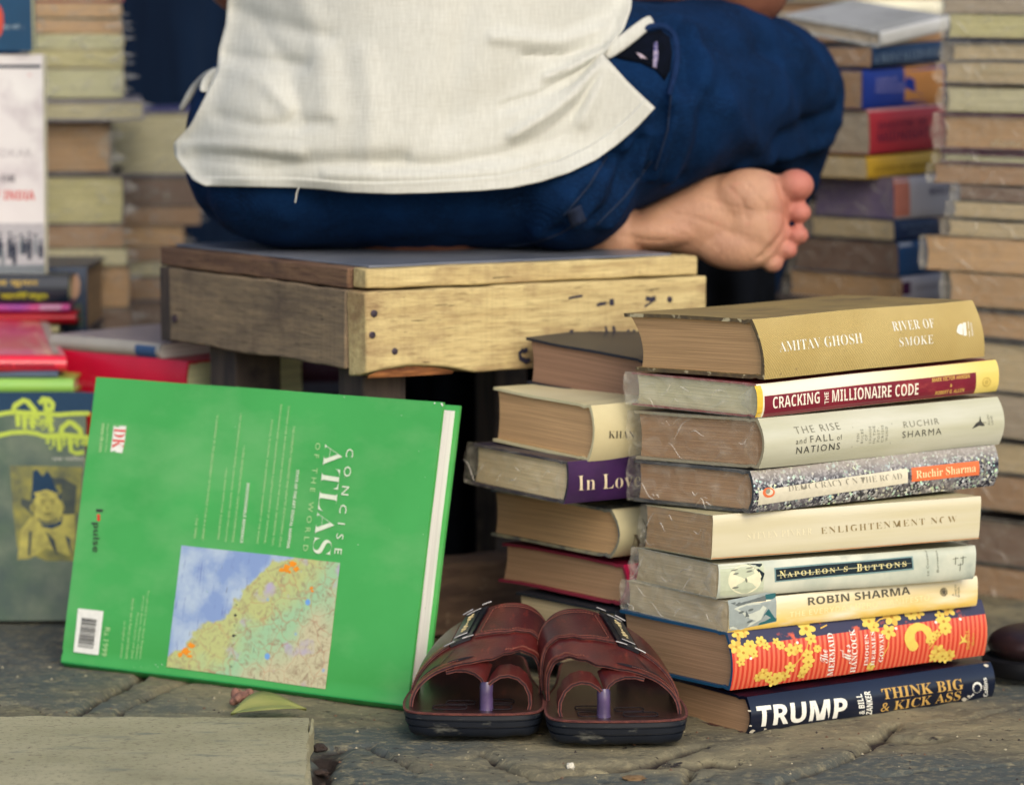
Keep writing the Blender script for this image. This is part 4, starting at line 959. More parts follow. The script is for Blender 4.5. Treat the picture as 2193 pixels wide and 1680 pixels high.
# jeans
bm = bmesh.new()
ell(bm, (-.168, 3.36, .472), (.142, .145, .112)); ell(bm, (-.012, 3.36, .478), (.142, .145, .118)); ell(bm, (-.09, 3.36, .50), (.185, .132, .12)); ell(bm, (-.09, 3.35, .452), (.19, .128, .09)); ell(bm, (.052, 3.325, .428), (.068, .115, .064)); ell(bm, (-.198, 3.35, .442), (.112, .125, .080)); ell(bm, (-.085, 3.37, .585), (.165, .125, .06))
capsule(bm, (.0, 3.345, .48), (.13, 3.34, .505), .118, .092, 16); capsule(bm, (.13, 3.34, .505), (.20, 3.44, .518), .092, .082, 10); capsule(bm, (.20, 3.44, .518), (.255, 3.572, .500), .082, .083, 12); capsule(bm, (.255, 3.575, .492), (.215, 3.73, .30), .078, .068, 14); capsule(bm, (.215, 3.73, .30), (.19, 3.76, .08), .068, .058, 12); capsule(bm, (.10, 3.46, .53), (.20, 3.52, .54), .07, .06)
capsule(bm, (-.19, 3.38, .47), (-.235, 3.66, .46), .112, .085, 16); capsule(bm, (-.235, 3.66, .44), (-.03, 3.45, .425), .07, .055, 16)
jm = fuse(bm, .0045, .5, 8); tr0 = bvh(jm)
# fabric folds pulled from the seat to the knee: (pixel polyline, half width px-ish in m, height m)
FOLD = [([(1440, 205), (1437, 260), (1415, 330), (1398, 375)], .006, .007), ([(1425, 240), (1405, 300), (1385, 370)], .007, -.007), ([(1470, 215), (1470, 300), (1440, 380), (1400, 440)], .010, .006), ([(1505, 215), (1500, 300), (1460, 390), (1390, 470)], .012, -.006),
        ([(1340, 310), (1290, 390), (1230, 480)], .007, .006), ([(1372, 300), (1330, 380), (1270, 470)], .006, -.006), ([(1395, 290), (1360, 380), (1300, 480)], .007, .006), ([(1310, 330), (1255, 420), (1190, 500)], .007, -.005),
        ([(1280, 350), (1220, 430), (1150, 500)], .008, .004), ([(1560, 230), (1590, 290), (1640, 330)], .012, .005), ([(1640, 90), (1720, 190), (1740, 300)], .016, -.006), ([(1700, 90), (1770, 190), (1790, 260)], .012, .005), ([(1810, 250), (1770, 300), (1680, 330), (1580, 350)], .010, .006), ([(1790, 225), (1740, 270), (1660, 300)], .010, -.005),
        ([(1500, 90), (1600, 110), (1700, 100)], .014, -.004), ([(430, 400), (450, 460), (500, 520)], .010, -.004), ([(700, 430), (900, 440), (1100, 430)], .012, -.003), ([(1452, 60), (1470, 110), (1468, 190)], .010, -.006),
        ([(1480, 60), (1510, 130), (1500, 210)], .010, .005), ([(1680, 350), (1740, 400), (1745, 480)], .010, .004)]
seg = []
for pl, wd, am in FOLD:
    P = [hit(tr0, *p)[0] for p in pl]; P = [p for p in P if p is not None]
    if len(P) > 1: seg.append((P, wd, am, (sum(P, Vector()) / len(P)), max((p - P[0]).length for p in P) + .05))
vn = [v.normal.copy() for v in jm.vertices]
for i, v in enumerate(jm.vertices):
    d = .0035 * noise.noise(Vector((v.co.x * 14, v.co.y * 14, v.co.z * 9))) + .0012 * noise.noise(v.co * 55)
    if v.co.y < 3.62:
        for P, wd, am, c, rr in seg:
            if (v.co - c).length > rr: continue
            best = 9
            for k in range(len(P) - 1):
                ab = P[k + 1] - P[k]; t = max(0, min(1, (v.co - P[k]).dot(ab) / max(1e-9, ab.length_squared))); best = min(best, (v.co - P[k] - ab * t).length)
            d += 1.35 * am * math.exp(-(best / wd) ** 2)
    v.co += vn[i] * d
    if v.co.z < zT + .003 and v.co.y < 3.52 and v.co.x < .19: v.co.z = zT + .003
m, t_, b = new('denim')
tw = nd(t_, 'ShaderNodeTexWave', wave_type='BANDS', bands_direction='DIAGONAL', Vector=mp(t_, (1, 1, 1)), Scale=260.0, Distortion=1.0)
c_ = mixc(t_, rmp(t_, nz(t_, (14, 14, 14), 6, .6), .3, .7), lin(2, 20, 44), lin(5, 40, 80))
c_ = mixc(t_, rmp(t_, nz(t_, (260, 260, 620), 3), .45, .8), c_, lin(12, 46, 84))
t_.links.new(c_, b.inputs['Base Color']); b.inputs['Roughness'].default_value = .9; b.inputs['Specular IOR Level'].default_value = .12
bp = nd(t_, 'ShaderNodeBump', Strength=.4, Distance=.0008, Height=tw.outputs['Fac']); t_.links.new(bp.outputs[0], b.inputs['Normal'])
DENIM = m
tr = bvh(jm)
XS = XBM()     # seams and topstitching follow the cloth
for pl in [[(402, 430), (425, 462), (455, 500), (492, 530)], [(1090, 527), (1150, 518), (1200, 500), (1235, 478)], [(1437, 205), (1430, 280), (1400, 375)], [(1395, 345), (1340, 420), (1270, 490)], [(1300, 335), (1260, 400), (1200, 470)]]:
    P = []
    for i in range(len(pl) - 1):
        for k in range(8):
            x, y = [pl[i][j] + (pl[i + 1][j] - pl[i][j]) * k / 8 for j in range(2)]; h, n_, _, _ = hit(tr, x, y)
            if h is not None: P.append(h + (CAMP - h).normalized() * .0004 - PO_)
    if len(P) > 2: XS.tube(P, .0011, 6)
jo = pobj('jeans', jm, [DENIM])
XS.link('seam', [mat('denim_thread', lin(14, 36, 66), lin(8, 24, 48), sc=300, rough=.8)], jo)
def strip(name, pts, wd, mats, par, dep=0.006, lift=.004, thick=.0016):
    """a ribbon of cloth laid along a pixel polyline just proud of what lies behind it"""
    P = []
    for x, y, Y in pts:
        h = hit(tr, x, y)[0]; P.append(at(x, y, min(Y, h.y - .006) if h is not None else Y))
    rows = []
    for i, p in enumerate(P):
        d = (P[min(i + 1, len(P) - 1)] - P[max(i - 1, 0)]).normalized(); n_ = Vector((0, -1, 0)); s_ = d.cross(n_).normalized() * wd / 2 * (.55 + .45 * math.sin(math.pi * (.15 + .75 * i / (len(P) - 1))))
        rows.append([p + s_ * (1 - 2 * k / 4) + n_ * (.002 * math.sin(math.pi * k / 4)) - PO_ for k in range(5)])
    X = XBM(); X.grid(rows); o = X.link(name, mats, par, angle=60, fix=False)
    sol = o.modifiers.new('solid', 'SOLIDIFY'); sol.thickness = thick; sol.offset = 0
    sub = o.modifiers.new('sub', 'SUBSURF'); sub.levels = 1; sub.render_levels = 1; return o
DEN2 = mat('denim_band', lin(12, 30, 58), lin(7, 20, 42), sc=60, rough=.85, bump=.3, fine=500, finebump=.5)
strip('waistband', [(1302, 118, 3.285), (1325, 97, 3.28), (1360, 70, 3.28), (1395, 55, 3.285), (1425, 55, 3.30), (1446, 75, 3.31), (1451, 110, 3.31), (1448, 150, 3.31), (1438, 185, 3.312), (1432, 205, 3.315)], .0065, [mat('denim_rim', lin(22, 44, 80), lin(14, 30, 60), sc=60, rough=.9, bump=.3, spec=.1)], jo)
def hp0(x, y, lift):
    h = hit(tr, x, y)[0]; return h + (CAMP - h).normalized() * lift
GAP = [(1318, 122), (1345, 95), (1385, 70), (1415, 64), (1434, 80), (1440, 112), (1436, 150), (1424, 172), (1405, 150), (1372, 134), (1340, 128)]
def patch(name, pts, m, lift, par):
    c = (sum(p[0] for p in pts) / len(pts), sum(p[1] for p in pts) / len(pts)); X = XBM()
    rows = [[hp0(c[0] + (p[0] - c[0]) * k, c[1] + (p[1] - c[1]) * k, lift) - PO_ for p in pts] for k in (.02, .35, .7, 1)]; X.grid(rows, closeu=True)
    o = X.link(name, [m], par, fix=False, angle=80); q = o.modifiers.new('solid', 'SOLIDIFY'); q.thickness = .001; return o
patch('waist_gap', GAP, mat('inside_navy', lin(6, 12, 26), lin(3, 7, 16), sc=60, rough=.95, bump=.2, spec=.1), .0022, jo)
patch('waistband_label', [(1400, 92), (1408, 88), (1410, 120), (1406, 146), (1398, 144)], mat('label_purple', lin(44, 44, 104), lin(150, 140, 160), sc=260, rough=.6, bump=.1), .0040, jo)
patch('pocket_lining', [(1362, 112), (1374, 116), (1386, 126), (1372, 124)], mat('lining', lin(176, 160, 172), sc=60, rough=.8, bump=.1), .0040, jo)
def hp(x, y, lift): 
    h = hit(tr, x, y)[0]; return h + (CAMP - h).normalized() * lift
X = XBM(); X.grid([[hp(1214 + u * 28 + v * 12, 454 - u * 16 + v * 34, .0015 + .003 * math.sin(math.pi * u) * (1 - v * .3)) - PO_ for u in [i / 5 for i in range(6)]] for v in [j / 5 for j in range(6)]])
o = X.link('belt_loop', [DEN2], jo, fix=False); sl_ = o.modifiers.new('solid', 'SOLIDIFY'); sl_.thickness = .0015
# shirt ---------------------------------------------------------------
def interp(tab, t):
    for i in range(len(tab) - 1):
        if t <= tab[i + 1][0]:
            k = (t - tab[i][0]) / max(1e-9, tab[i + 1][0] - tab[i][0]); return [a + (b__ - a) * k for a, b__ in zip(tab[i][1:], tab[i + 1][1:])]
    return list(tab[-1][1:])
LB_ = [(0, 440, -760), (.30, 478, -300), (.52, 490, -30), (.58, 485, 50), (.63, 470, 105), (.67, 466, 150), (.72, 438, 210), (.78, 408, 268), (.83, 372, 308), (.87, 375, 335), (.91, 390, 356), (.95, 413, 383), (1, 440, 398)]
RB_ = [(0, 1350, -760), (.30, 1352, -300), (.52, 1355, -30), (.60, 1350, 20), (.65, 1335, 62), (.70, 1304, 102), (.74, 1292, 118), (.80, 1318, 146), (.86, 1345, 176), (.93, 1378, 208), (1, 1403, 231)]
HEM = [(0, 440, 398), (.11, 548, 400), (.2, 640, 402), (.26, 690, 405), (.33, 750, 412), (.42, 840, 415), (.5, 923, 413), (.62, 1030, 408), (.69, 1096, 402), (.76, 1159, 389), (.82, 1221, 368), (.88, 1281, 338), (.92, 1321, 310), (.96, 1362, 275), (1, 1403, 231)]
TOPC = [(0, 440, -760), (1, 1350, -760)]
NU, NV = 110, 110
CR = [([(1296, 116), (1230, 165), (1160, 205), (1080, 230)], 11, -.004), ([(1300, 105), (1235, 140), (1170, 165)], 9, .004), ([(1296, 124), (1235, 195), (1180, 240), (1100, 290)], 12, .004), ([(1294, 130), (1245, 220), (1195, 275)], 12, -.0035), ([(1290, 140), (1270, 200), (1250, 260)], 16, .003),
      ([(480, 120), (560, 130), (650, 140)], 14, -.0035), ([(480, 140), (560, 170), (620, 230)], 16, .003), ([(430, 330), (560, 345), (700, 350), (860, 340)], 20, -.004), ([(400, 320), (520, 318), (640, 330)], 16, .003), ([(820, 355), (960, 352), (1080, 330), (1200, 280)], 16, -.003), ([(700, 372), (900, 378), (1080, 366), (1220, 325)], 12, .0018),
      ([(500, 20), (620, 60), (700, 80)], 18, -.003), ([(640, -20), (690, 100), (700, 240)], 30, .003), ([(1010, -50), (980, 120), (960, 260)], 34, -.003), ([(1290, 60), (1200, 90), (1060, 80)], 14, .0035), ([(1290, 95), (1210, 120), (1120, 118)], 8, -.003), ([(560, 60), (620, 140), (640, 260)], 20, -.0025), ([(780, 120), (800, 240), (790, 330)], 26, .0025), ([(470, 250), (560, 270), (700, 262)], 14, -.0025)]
def crease2(x, y):
    d = 0
    for pl, wd, am in CR:
        best = 1e9
        for k in range(len(pl) - 1):
            ax, ay = pl[k]; bx, by = pl[k + 1]; dx, dy = bx - ax, by - ay; t = max(0, min(1, ((x - ax) * dx + (y - ay) * dy) / (dx * dx + dy * dy))); best = min(best, math.hypot(x - ax - dx * t, y - ay - dy * t))
        d += am * math.exp(-(best / wd) ** 2)
    return d
G = []
for j in range(NV + 1):
    v = j / NV; v = v ** .8; row = []
    lx, ly = interp(LB_, v); rx, ry = interp(RB_, v)
    for i in range(NU + 1):
        u = i / NU; hx, hy = interp(HEM, u); tx, ty = TOPC[0][1] * (1 - u) + TOPC[1][1] * u, -760
        # transfinite patch between the four borders
        x = (1 - u) * lx + u * rx + (1 - v) * tx + v * hx - ((1 - u) * (1 - v) * LB_[0][1] + u * (1 - v) * RB_[0][1] + (1 - u) * v * HEM[0][1] + u * v * HEM[-1][1])
        y = (1 - u) * ly + u * ry + (1 - v) * ty + v * hy - ((1 - u) * (1 - v) * LB_[0][2] + u * (1 - v) * RB_[0][2] + (1 - u) * v * HEM[0][2] + u * v * HEM[-1][2])
        row.append((x, y))
    G.append(row)
Dp = [[0] * (NU + 1) for _ in range(NV + 1)]; lim = [[9] * (NU + 1) for _ in range(NV + 1)]
for j in range(NV + 1):
    for i in range(NU + 1):
        x, y = G[j][i]; e = 2 * i / NU - 1; k = max(0, min(1, (y + 100) / 450)); dep = .145 + .03 * k
        Dp[j][i] = 3.36 - dep * math.sqrt(max(0, 1 - .97 * e * e)) ** 1.05
        for T_ in (tr, tb):
            h = hit(T_, x, y)[0]
            if h is not None and h.y < 3.6: lim[j][i] = min(lim[j][i], h.y - .0075)
for it in range(60):
    for j in range(NV + 1):
        for i in range(NU + 1):
            s_, n_ = 0, 0
            for a, b__ in ((j - 1, i), (j + 1, i), (j, i - 1), (j, i + 1)):
                if 0 <= a <= NV and 0 <= b__ <= NU: s_ += Dp[a][b__]; n_ += 1
            Dp[j][i] = min(lim[j][i], Dp[j][i] * .5 + s_ / n_ * .5)
X = XBM(); rows = []
for j in range(NV + 1):
    r = []
    for i in range(NU + 1):
        x, y = G[j][i]; d = -1.7 * crease2(x, y) + .0022 * noise.noise(Vector((x * .006, y * .01, 3))) - .0012 * (j > NV - 8)
        r.append(at(x, y, min(Dp[j][i] + d, lim[j][i] + .004)) - PO_)
    rows.append(r)
X.grid(rows, flip=True)
NVF = int(NV * .66)
front = []
for j in range(NVF + 1):
    r = []
    for i in range(NU + 1):
        if i in (0, NU): r.append(rows[j][i]); continue
        p = rows[j][i].copy(); p.y = 2 * (3.375 - PO_.y) - p.y + .0; r.append(p)
    front.append(r)
X.grid(front)
# shoulders and short sleeves, above the picture
c0 = Vector((-.085, 3.375, .905)) - PO_
X.grid([[r * (1 - k) + (c0 + Vector((0, 0, .05))) * k for r in rows[0] + front[0][::-1]] for k in (0, .35, .7, .9)], flip=True)
for sx_, elb in ((.125, (.205, 3.43, .69)), (-.27, (-.268, 3.42, .69))): X.tube([Vector((sx_, 3.38, .91)) - PO_, Vector(((sx_ + elb[0]) / 2, 3.40, .80)) - PO_, Vector(elb) - PO_], [.075, .072, .078], 20, cap=False)
me = X.mesh('shirt')
m, t_, b = new('white_linen')
wa = nz(t_, (1100, 60, 60), 2, .6); wb = nz(t_, (60, 60, 1100), 2, .6)
c_ = mixc(t_, rmp(t_, wa, .38, .66), lin(186, 187, 178), lin(199, 200, 191))
ab = nd(t_, 'ShaderNodeMath', operation='MULTIPLY'); t_.links.new(rmp(t_, wb, .48, .72), ab.inputs[0]); ab.inputs[1].default_value = .36
c_ = mixc(t_, ab.outputs[0], c_, lin(172, 170, 158))
t_.links.new(c_, b.inputs['Base Color']); b.inputs['Roughness'].default_value = .85; b.inputs['Sheen Weight'].default_value = .1; b.inputs['Specular IOR Level'].default_value = .2
ad = nd(t_, 'ShaderNodeMath', operation='ADD'); t_.links.new(wa, ad.inputs[0]); t_.links.new(wb, ad.inputs[1])
bp = nd(t_, 'ShaderNodeBump', Strength=.35, Distance=.0008, Height=ad.outputs[0]); t_.links.new(bp.outputs[0], b.inputs['Normal'])
LINEN = m
so_ = link('shirt', me, [LINEN], person, True, 60); sl_ = so_.modifiers.new('solid', 'SOLIDIFY'); sl_.thickness = .0012; sl_.offset = 0
X = XBM(); hemr = [[rows[j][i] + Vector((0, -.0010, 0)) for i in range(NU + 1)] for j in range(NV - 8, NV + 1)]
X.grid(hemr, flip=True); ho = X.link('hem', [LINEN], so_, fix=False, angle=60); sl_ = ho.modifiers.new('solid', 'SOLIDIFY'); sl_.thickness = .0012
strip('front_flap', [(1293, 120, 3.275), (1310, 108, 3.27), (1335, 90, 3.27), (1362, 68, 3.275), (1385, 50, 3.285), (1397, 43, 3.295)], .013, [LINEN], so_, thick=.0055)
strip('side_flap', [(478, 146, 3.36), (458, 152, 3.37), (440, 162, 3.38), (425, 178, 3.39), (412, 193, 3.395), (402, 212, 3.40), (386, 238, 3.41)], .007, [LINEN], so_, thick=.003)
strip('side_flap', [(468, 152, 3.365), (452, 165, 3.372), (440, 182, 3.38), (437, 198, 3.38)], .012, [LINEN], so_, thick=.002)
X = XBM(); X.tube([at(x, y, 3.176) - PO_ for x, y in [(641, 401), (638, 406), (635, 414), (634, 424), (632, 434)]], .0006, 5)
X.link('loose_thread', [LINEN], so_)
bm = bmesh.new(); ell(bm, (-.085, 3.39, 1.135), (.082, .098, .105)); ell(bm, (-.085, 3.35, 1.09), (.074, .065, .09)); me = fuse(bm, .006, .5, 3)
pobj('hair', me, [mat('black_hair', lin(24, 22, 24), lin(12, 12, 14), sc=(200, 200, 20), rough=.5)])
# ------------------------------------------------------------------ the pair of leather sandals
def leather(name, a, b_, line):
    m, t_, b = new(name)
    c_ = mixc(t_, rmp(t_, nz(t_, (26, 26, 26), 5, .6), .3, .7), a, b_)
    c_ = mixc(t_, rmp(t_, nz(t_, (160, 20, 160), 4, .6), .58, .72), c_, line)
    t_.links.new(c_, b.inputs['Base Color']); b.inputs['Roughness'].default_value = .36; b.inputs['Coat Weight'].default_value = .2; b.inputs['Coat Roughness'].default_value = .25
    bp = nd(t_, 'ShaderNodeBump', Strength=.35, Distance=.0007, Height=nz(t_, (420, 420, 420), 4, .6)); t_.links.new(bp.outputs[0], b.inputs['Normal']); return m
LTH = leather('oxblood_leather', lin(92, 31, 27), lin(54, 18, 22), lin(112, 42, 34))
LTH2 = leather('strap_leather', lin(78, 26, 25), lin(42, 15, 20), lin(102, 38, 32))
TANE = mat('tan_edge', lin(112, 62, 52), lin(78, 40, 40), sc=300, rough=.8); DKE = mat('dark_edge', lin(26, 18, 26), sc=300, rough=.9)
RUB = mat('navy_rubber', lin(16, 23, 34), lin(10, 16, 25), sc=30, rough=.55, bump=.3, bdist=.0015, c3=lin(96, 96, 88), sc3=(60, 60, 160), rng3=(.60, .78))
INS = leather('insole_leather', lin(58, 30, 28), lin(36, 20, 24), lin(80, 44, 38))
STI = mat('stitch_thread', lin(140, 82, 68), sc=300, rough=.9); SIL = mat('buckle_metal', (.30, .30, .31), (.2, .2, .2), sc=200, rough=.48, metal=1, bump=.1); BKD = mat('buckle_dark', lin(30, 34, 44), lin(18, 20, 28), sc=120, rough=.3, coat=.4, metal=.3)
POSTM = mat('violet_post', lin(84, 68, 104), lin(58, 48, 78), sc=60, rough=.3, coat=.3)
def lerp_tab(tab, q):
    for i in range(len(tab) - 1):
        if q <= tab[i + 1][0]:
            k = (q - tab[i][0]) / (tab[i + 1][0] - tab[i][0]); k = k * k * (3 - 2 * k); return tab[i][1] + (tab[i + 1][1] - tab[i][1]) * k
    return tab[-1][1]
def sandal(cx, Yt, yaw, mir, label):
    root = empty('sandal', Matrix.Translation((cx, Yt, 0)) @ Matrix.Rotation(R(yaw), 4, 'Z'), label, 'sandal', 'pair of leather sandals')
    mm = lambda p: Vector((p[0] * mir, p[1], p[2]))
    # outline: y from toe (0) to heel, inner side x < 0
    YS = [0, .004, .012, .03, .06, .10, .15, .20, .245, .262, .27]
    XI = [-.034, -.046, -.0535, -.0565, -.056, -.052, -.043, -.038, -.033, -.022, -.008]
    XO = [.036, .047, .0545, .0575, .058, .055, .048, .041, .034, .022, .008]
    out = []
    for i in range(len(YS)):
        out.append((XO[i], YS[i]))
    ring = [(-.018, -.0022), (0, -.003), (.02, -.0022)] + out + [(x, y) for x, y in zip(XI[::-1], YS[::-1])]
    # resample smoothly
    def cr(P, n):
        o = []; m_ = len(P)
        for i in range(m_):
            p0, p1, p2, p3 = [Vector(P[(i + k) % m_]) for k in (-1, 0, 1, 2)]
            for k in range(n):
                t = k / n; o.append(.5 * ((2 * p1) + (p2 - p0) * t + (2 * p0 - 5 * p1 + 4 * p2 - p3) * t * t + (3 * p1 - p0 - 3 * p2 + p3) * t ** 3))
        return o
    rg = cr(ring, 4); n_ = len(rg)
    nor = []
    for i in range(n_):
        d = (rg[(i + 1) % n_] - rg[i - 1]).normalized(); nor.append(Vector((d.y, -d.x)))
    def loop(z, off, wob=0.0):
        return [mm((p.x + q.x * off + wob * noise.noise(Vector((p.x * 90, p.y * 90, z * 200))), p.y + q.y * off, z + wob * noise.noise(Vector((p.x * 70, p.y * 70, 5))))) for p, q in zip(rg, nor)]
    X = XBM()
    X.grid([loop(z, o, w_) for z, o, w_ in [(.0005, -.012, .001), (.0012, -.0065, .0016), (.003, -.0035, .0012), (.006, -.0022, .0006), (.0085, -.0016, .0002), (.0092, -.0030, 0), (.0100, -.0030, 0), (.0106, -.0004, 0), (.0146, .0002, 0), (.0151, -.0012, 0), (.0158, -.0012, 0), (.0163, .0006, 0), (.0198, .0004, 0), (.0203, -.002, 0)]], closeu=True)
    k0 = len(X.v); X.add([mm((0, .12, .0005))] + loop(.0005, -.012, .001), [(0, i + 1, (i + 1) % n_ + 1) for i in range(n_)])
    X.link('sole', [RUB], root, angle=50)
    X = XBM(); X.grid([loop(z, o) for z, o in [(.0200, -.002), (.0204, .0014), (.0216, .0016), (.0220, -.0006)]], closeu=True)
    X.link('welt', [TANE], root, angle=50)
    X = XBM(); X.grid([loop(z, o) for z, o in [(.0219, -.0004), (.0218, -.003), (.0205, -.010), (.0200, -.020), (.0198, -.030)]], closeu=True)
    X.add([mm((0, .12, .0196))] + loop(.0198, -.030), [(0, i + 1, (i + 1) % n_ + 1) for i in range(n_)])
    X.link('insole', [INS], root, angle=50)
    X = XBM()
    for cx_, cy_, w_, h_ in [(-.018, .030, .013, .010), (.020, .028, .014, .009), (.012, .048, .012, .008), (-.02, .055, .012, .008)]:
        P = [mm((cx_ + w_ * math.copysign(abs(math.cos(t)) ** .5, math.cos(t)), cy_ + h_ * math.copysign(abs(math.sin(t)) ** .5, math.sin(t)), .0209)) for t in [i * .2618 for i in range(25)]]
        X.tube(P, .0005, 5, cap=False)
    X.link('insole_emboss', [DKE], root)
    def S(q, y, lift=0):
        a = .0535; xc = -.02 * max(0, y - .03) - .24 * max(0, y - .02) * math.sin(math.pi * q) ** 1.3; h = .027 + .345 * y; th = math.pi * q
        xx = xc - a * math.copysign(abs(math.cos(th)) ** .92, math.cos(th)); z = .0185 + h * max(0, math.sin(th)) ** .80
        p = Vector((xx, y, z))
        if lift: p += Vector((-math.cos(th) * h, -.20 * h, math.sin(th) * a)).normalized() * lift
        return p
    YF = [(0, .080), (.08, .078), (.2, .074), (.32, .066), (.40, .054), (.46, .042), (.55, .036), (.7, .033), (.85, .030), (1, .027)]
    YRR = [(0, .120), (.3, .128), (.5, .131), (.75, .122), (1, .102)]
    def sheet(X, P, th, edges=(1, 1, 1, 1)):
        """thick layered leather from a grid of outer points P[i][j]"""
        nr, nc = len(P), len(P[0]); N_ = []
        for i in range(nr):
            r = []
            for j in range(nc):
                du = P[i][min(j + 1, nc - 1)] - P[i][max(j - 1, 0)]; dv = P[min(i + 1, nr - 1)][j] - P[max(i - 1, 0)][j]; c = du.cross(dv)
                r.append(c.normalized() if c.length > 1e-12 else Vector((0, 0, 1)))
            N_.append(r)
        mid = N_[nr // 2][nc // 2]; sg = 1 if mid.z > 0 or mid.y < -.5 else -1
        off = lambda d: [[mm(P[i][j] - N_[i][j] * sg * d) for j in range(nc)] for i in range(nr)]
        o0, oi = off(0), off(th); X.grid(o0, 0); X.grid(oi, 3, flip=True)
        ks = [off(th * f) for f in (0, .3, .68, 1)]
        for (a, b_, mi) in ((0, 1, 1), (1, 2, 2), (2, 3, 1)):
            A, B = ks[a], ks[b_]
            if edges[0]: X.grid([A[0], B[0]], mi)
            if edges[1]: X.grid([A[-1], B[-1]], mi)
            if edges[2]: X.grid([[r[0] for r in A], [r[0] for r in B]], mi)
            if edges[3]: X.grid([[r[-1] for r in A], [r[-1] for r in B]], mi)
    LM = [LTH, TANE, DKE, INS]; nq, ny = 56, 14
    X = XBM(); sheet(X, [[S(.01 + .98 * i / nq, lerp_tab(YF, i / nq) * (1 - j / ny) + lerp_tab(YRR, i / nq) * j / ny) for i in range(nq + 1)] for j in range(ny + 1)], .0030)
    X.link('vamp_strap', LM, root, angle=40)
    # raised rear strap in two lengths, joined by the buckle
    for q0, q1 in ((.03, .58), (.695, .97)):
        X = XBM(); n2 = 40
        sheet(X, [[S(q, lerp_tab(YF, q) * (1 - v) + lerp_tab(YRR, q) * v, .0024) for q in [q0 + (q1 - q0) * i / n2 for i in range(n2 + 1)]] for v in [.42 + .5 * j / 6 for j in range(7)]], .0020)
        X.link('rear_strap', [LTH2, TANE, DKE, INS], root, angle=40)
    # toe loop round the big toe, the post, and the outer toe arch
    PX, PY, PZ = -.0105, .024, .0415
    loopp = [(PX, PZ), (-.0145, .0455), (-.021, .0495), (-.029, .0505), (-.037, .0480), (-.0435, .0420), (-.0475, .0330), (-.0480, .0250), (-.0465, .0195)]
    X = XBM(); L2 = []
    for i in range(len(loopp) - 1):
        for k in range(3):
            t = k / 3; L2.append(Vector(loopp[i]).lerp(Vector(loopp[i + 1]), t))
    L2.append(Vector(loopp[-1]))
    sheet(X, [[Vector((p.x, .0185 + (.022 * min(1, i / 5) + .002) * v + .003 * (i / len(L2)), p.y + .004 * v * min(1, i / 5))) for i, p in enumerate(L2)] for v in [k / 6 for k in range(7)]], .0030)
    X.link('toe_loop', LM, root, angle=40)
    arch = [(PX + .0005, PZ), (-.007, .0465), (-.001, .0505), (.007, .0525), (.016, .0520), (.024, .0495)]
    X = XBM(); L2 = []
    for i in range(len(arch) - 1):
        for k in range(3): L2.append(Vector(arch[i]).lerp(Vector(arch[i + 1]), k / 3))
    L2.append(Vector(arch[-1]))
    sheet(X, [[Vector((p.x - .004 * v, .020 + .016 * (i / len(L2)) + (.030 * (1 - i / len(L2)) + .004) * v, p.y + .010 * v * (1 - i / len(L2)))) for i, p in enumerate(L2)] for v in [k / 6 for k in range(7)]], .0030)
    X.link('toe_arch', LM, root, angle=40)
    X = XBM(); X.tube([mm((PX, PY - .001, .0195)), mm((PX, PY - .001, .0225)), mm((PX + .0002, PY - .001, .033)), mm((PX, PY - .0005, .0405)), mm((PX, PY, .0425))], [.0060, .0056, .0054, .0056, .0050], 16)
    X.link('toe_post', [POSTM], root)
    # cut slots in the outer strap
    X = XBM()
    for q0, q1, dy in ((.53, .66, .007), (.70, .86, .010)):
        rows = [[], []]
        for i in range(13):
            q = q0 + (q1 - q0) * i / 12; w_ = .0024 * math.sin(math.pi * i / 12) ** .7; y = lerp_tab(YF, q) + dy - .002 * math.sin(math.pi * i / 12)
            rows[0].append(mm(S(q, y - w_, .0004))); rows[1].append(mm(S(q, y + w_, .0004)))
        X.grid(rows)
    X.link('strap_slot', [DKE], root, smooth=False, fix=False)
    # stitching
    X = XBM()
    def dash(fn, a0, a1, step):
        n2 = max(4, int((a1 - a0) / step))
        for i in range(n2):
            a = a0 + (a1 - a0) * i / n2; b_ = a + (a1 - a0) / n2 * .62; X.tube([mm(fn(a)), mm(fn((a + b_) / 2) + Vector((0, 0, .0002))), mm(fn(b_))], .00034, 4)
    mixy = lambda v: (lambda q: lerp_tab(YF, q) * (1 - v) + lerp_tab(YRR, q) * v)
    for v, q0, q1, lf in ((.46, .04, .56, .0028), (.88, .04, .56, .0028), (.96, .04, .95, .0004), (.46, .72, .95, .0028)):
        g_ = mixy(v); dash(lambda q: S(q, g_(q), lf), q0, q1, .012)
    for d_, q0, q1 in ((.004, .03, .42), (.0055, .03, .42), (.0045, .60, .98)):
        dash(lambda q: S(q, lerp_tab(YF, q) + d_, .0004), q0, q1, .011)
    dash(lambda v: S(.56, lerp_tab(YF, .56) * (1 - v) + lerp_tab(YRR, .56) * v, .0028), .47, .88, .05)
    X.link('stitching', [STI], root)
    X = XBM(); g0 = mixy(.44)
    X.tube([mm(S(.03 + .55 * i / 30, g0(.03 + .55 * i / 30) - .0006, .0022)) for i in range(31)], .0007, 6); X.link('strap_piping', [TANE], root)
    # buckle plate with bars
    def B(q, v, lf):
        q -= .05; return S(q, lerp_tab(YF, q) * (1 - v) + lerp_tab(YRR, q) * v, lf)
    X = XBM()
    rows = lambda q0, q1, v0, v1, lf: [[mm(B(q0 + (q1 - q0) * i / 4, v0 + (v1 - v0) * j / 4, lf)) for i in range(5)] for j in range(5)]
    def slab_(q0, q1, v0, v1, l0, l1, mi):
        a, b_ = rows(q0, q1, v0, v1, l1), rows(q0, q1, v0, v1, l0); X.grid(a, mi)
        for e in (0, -1): X.grid([a[e], b_[e]], mi); X.grid([[r[e] for r in a], [r[e] for r in b_]], mi)
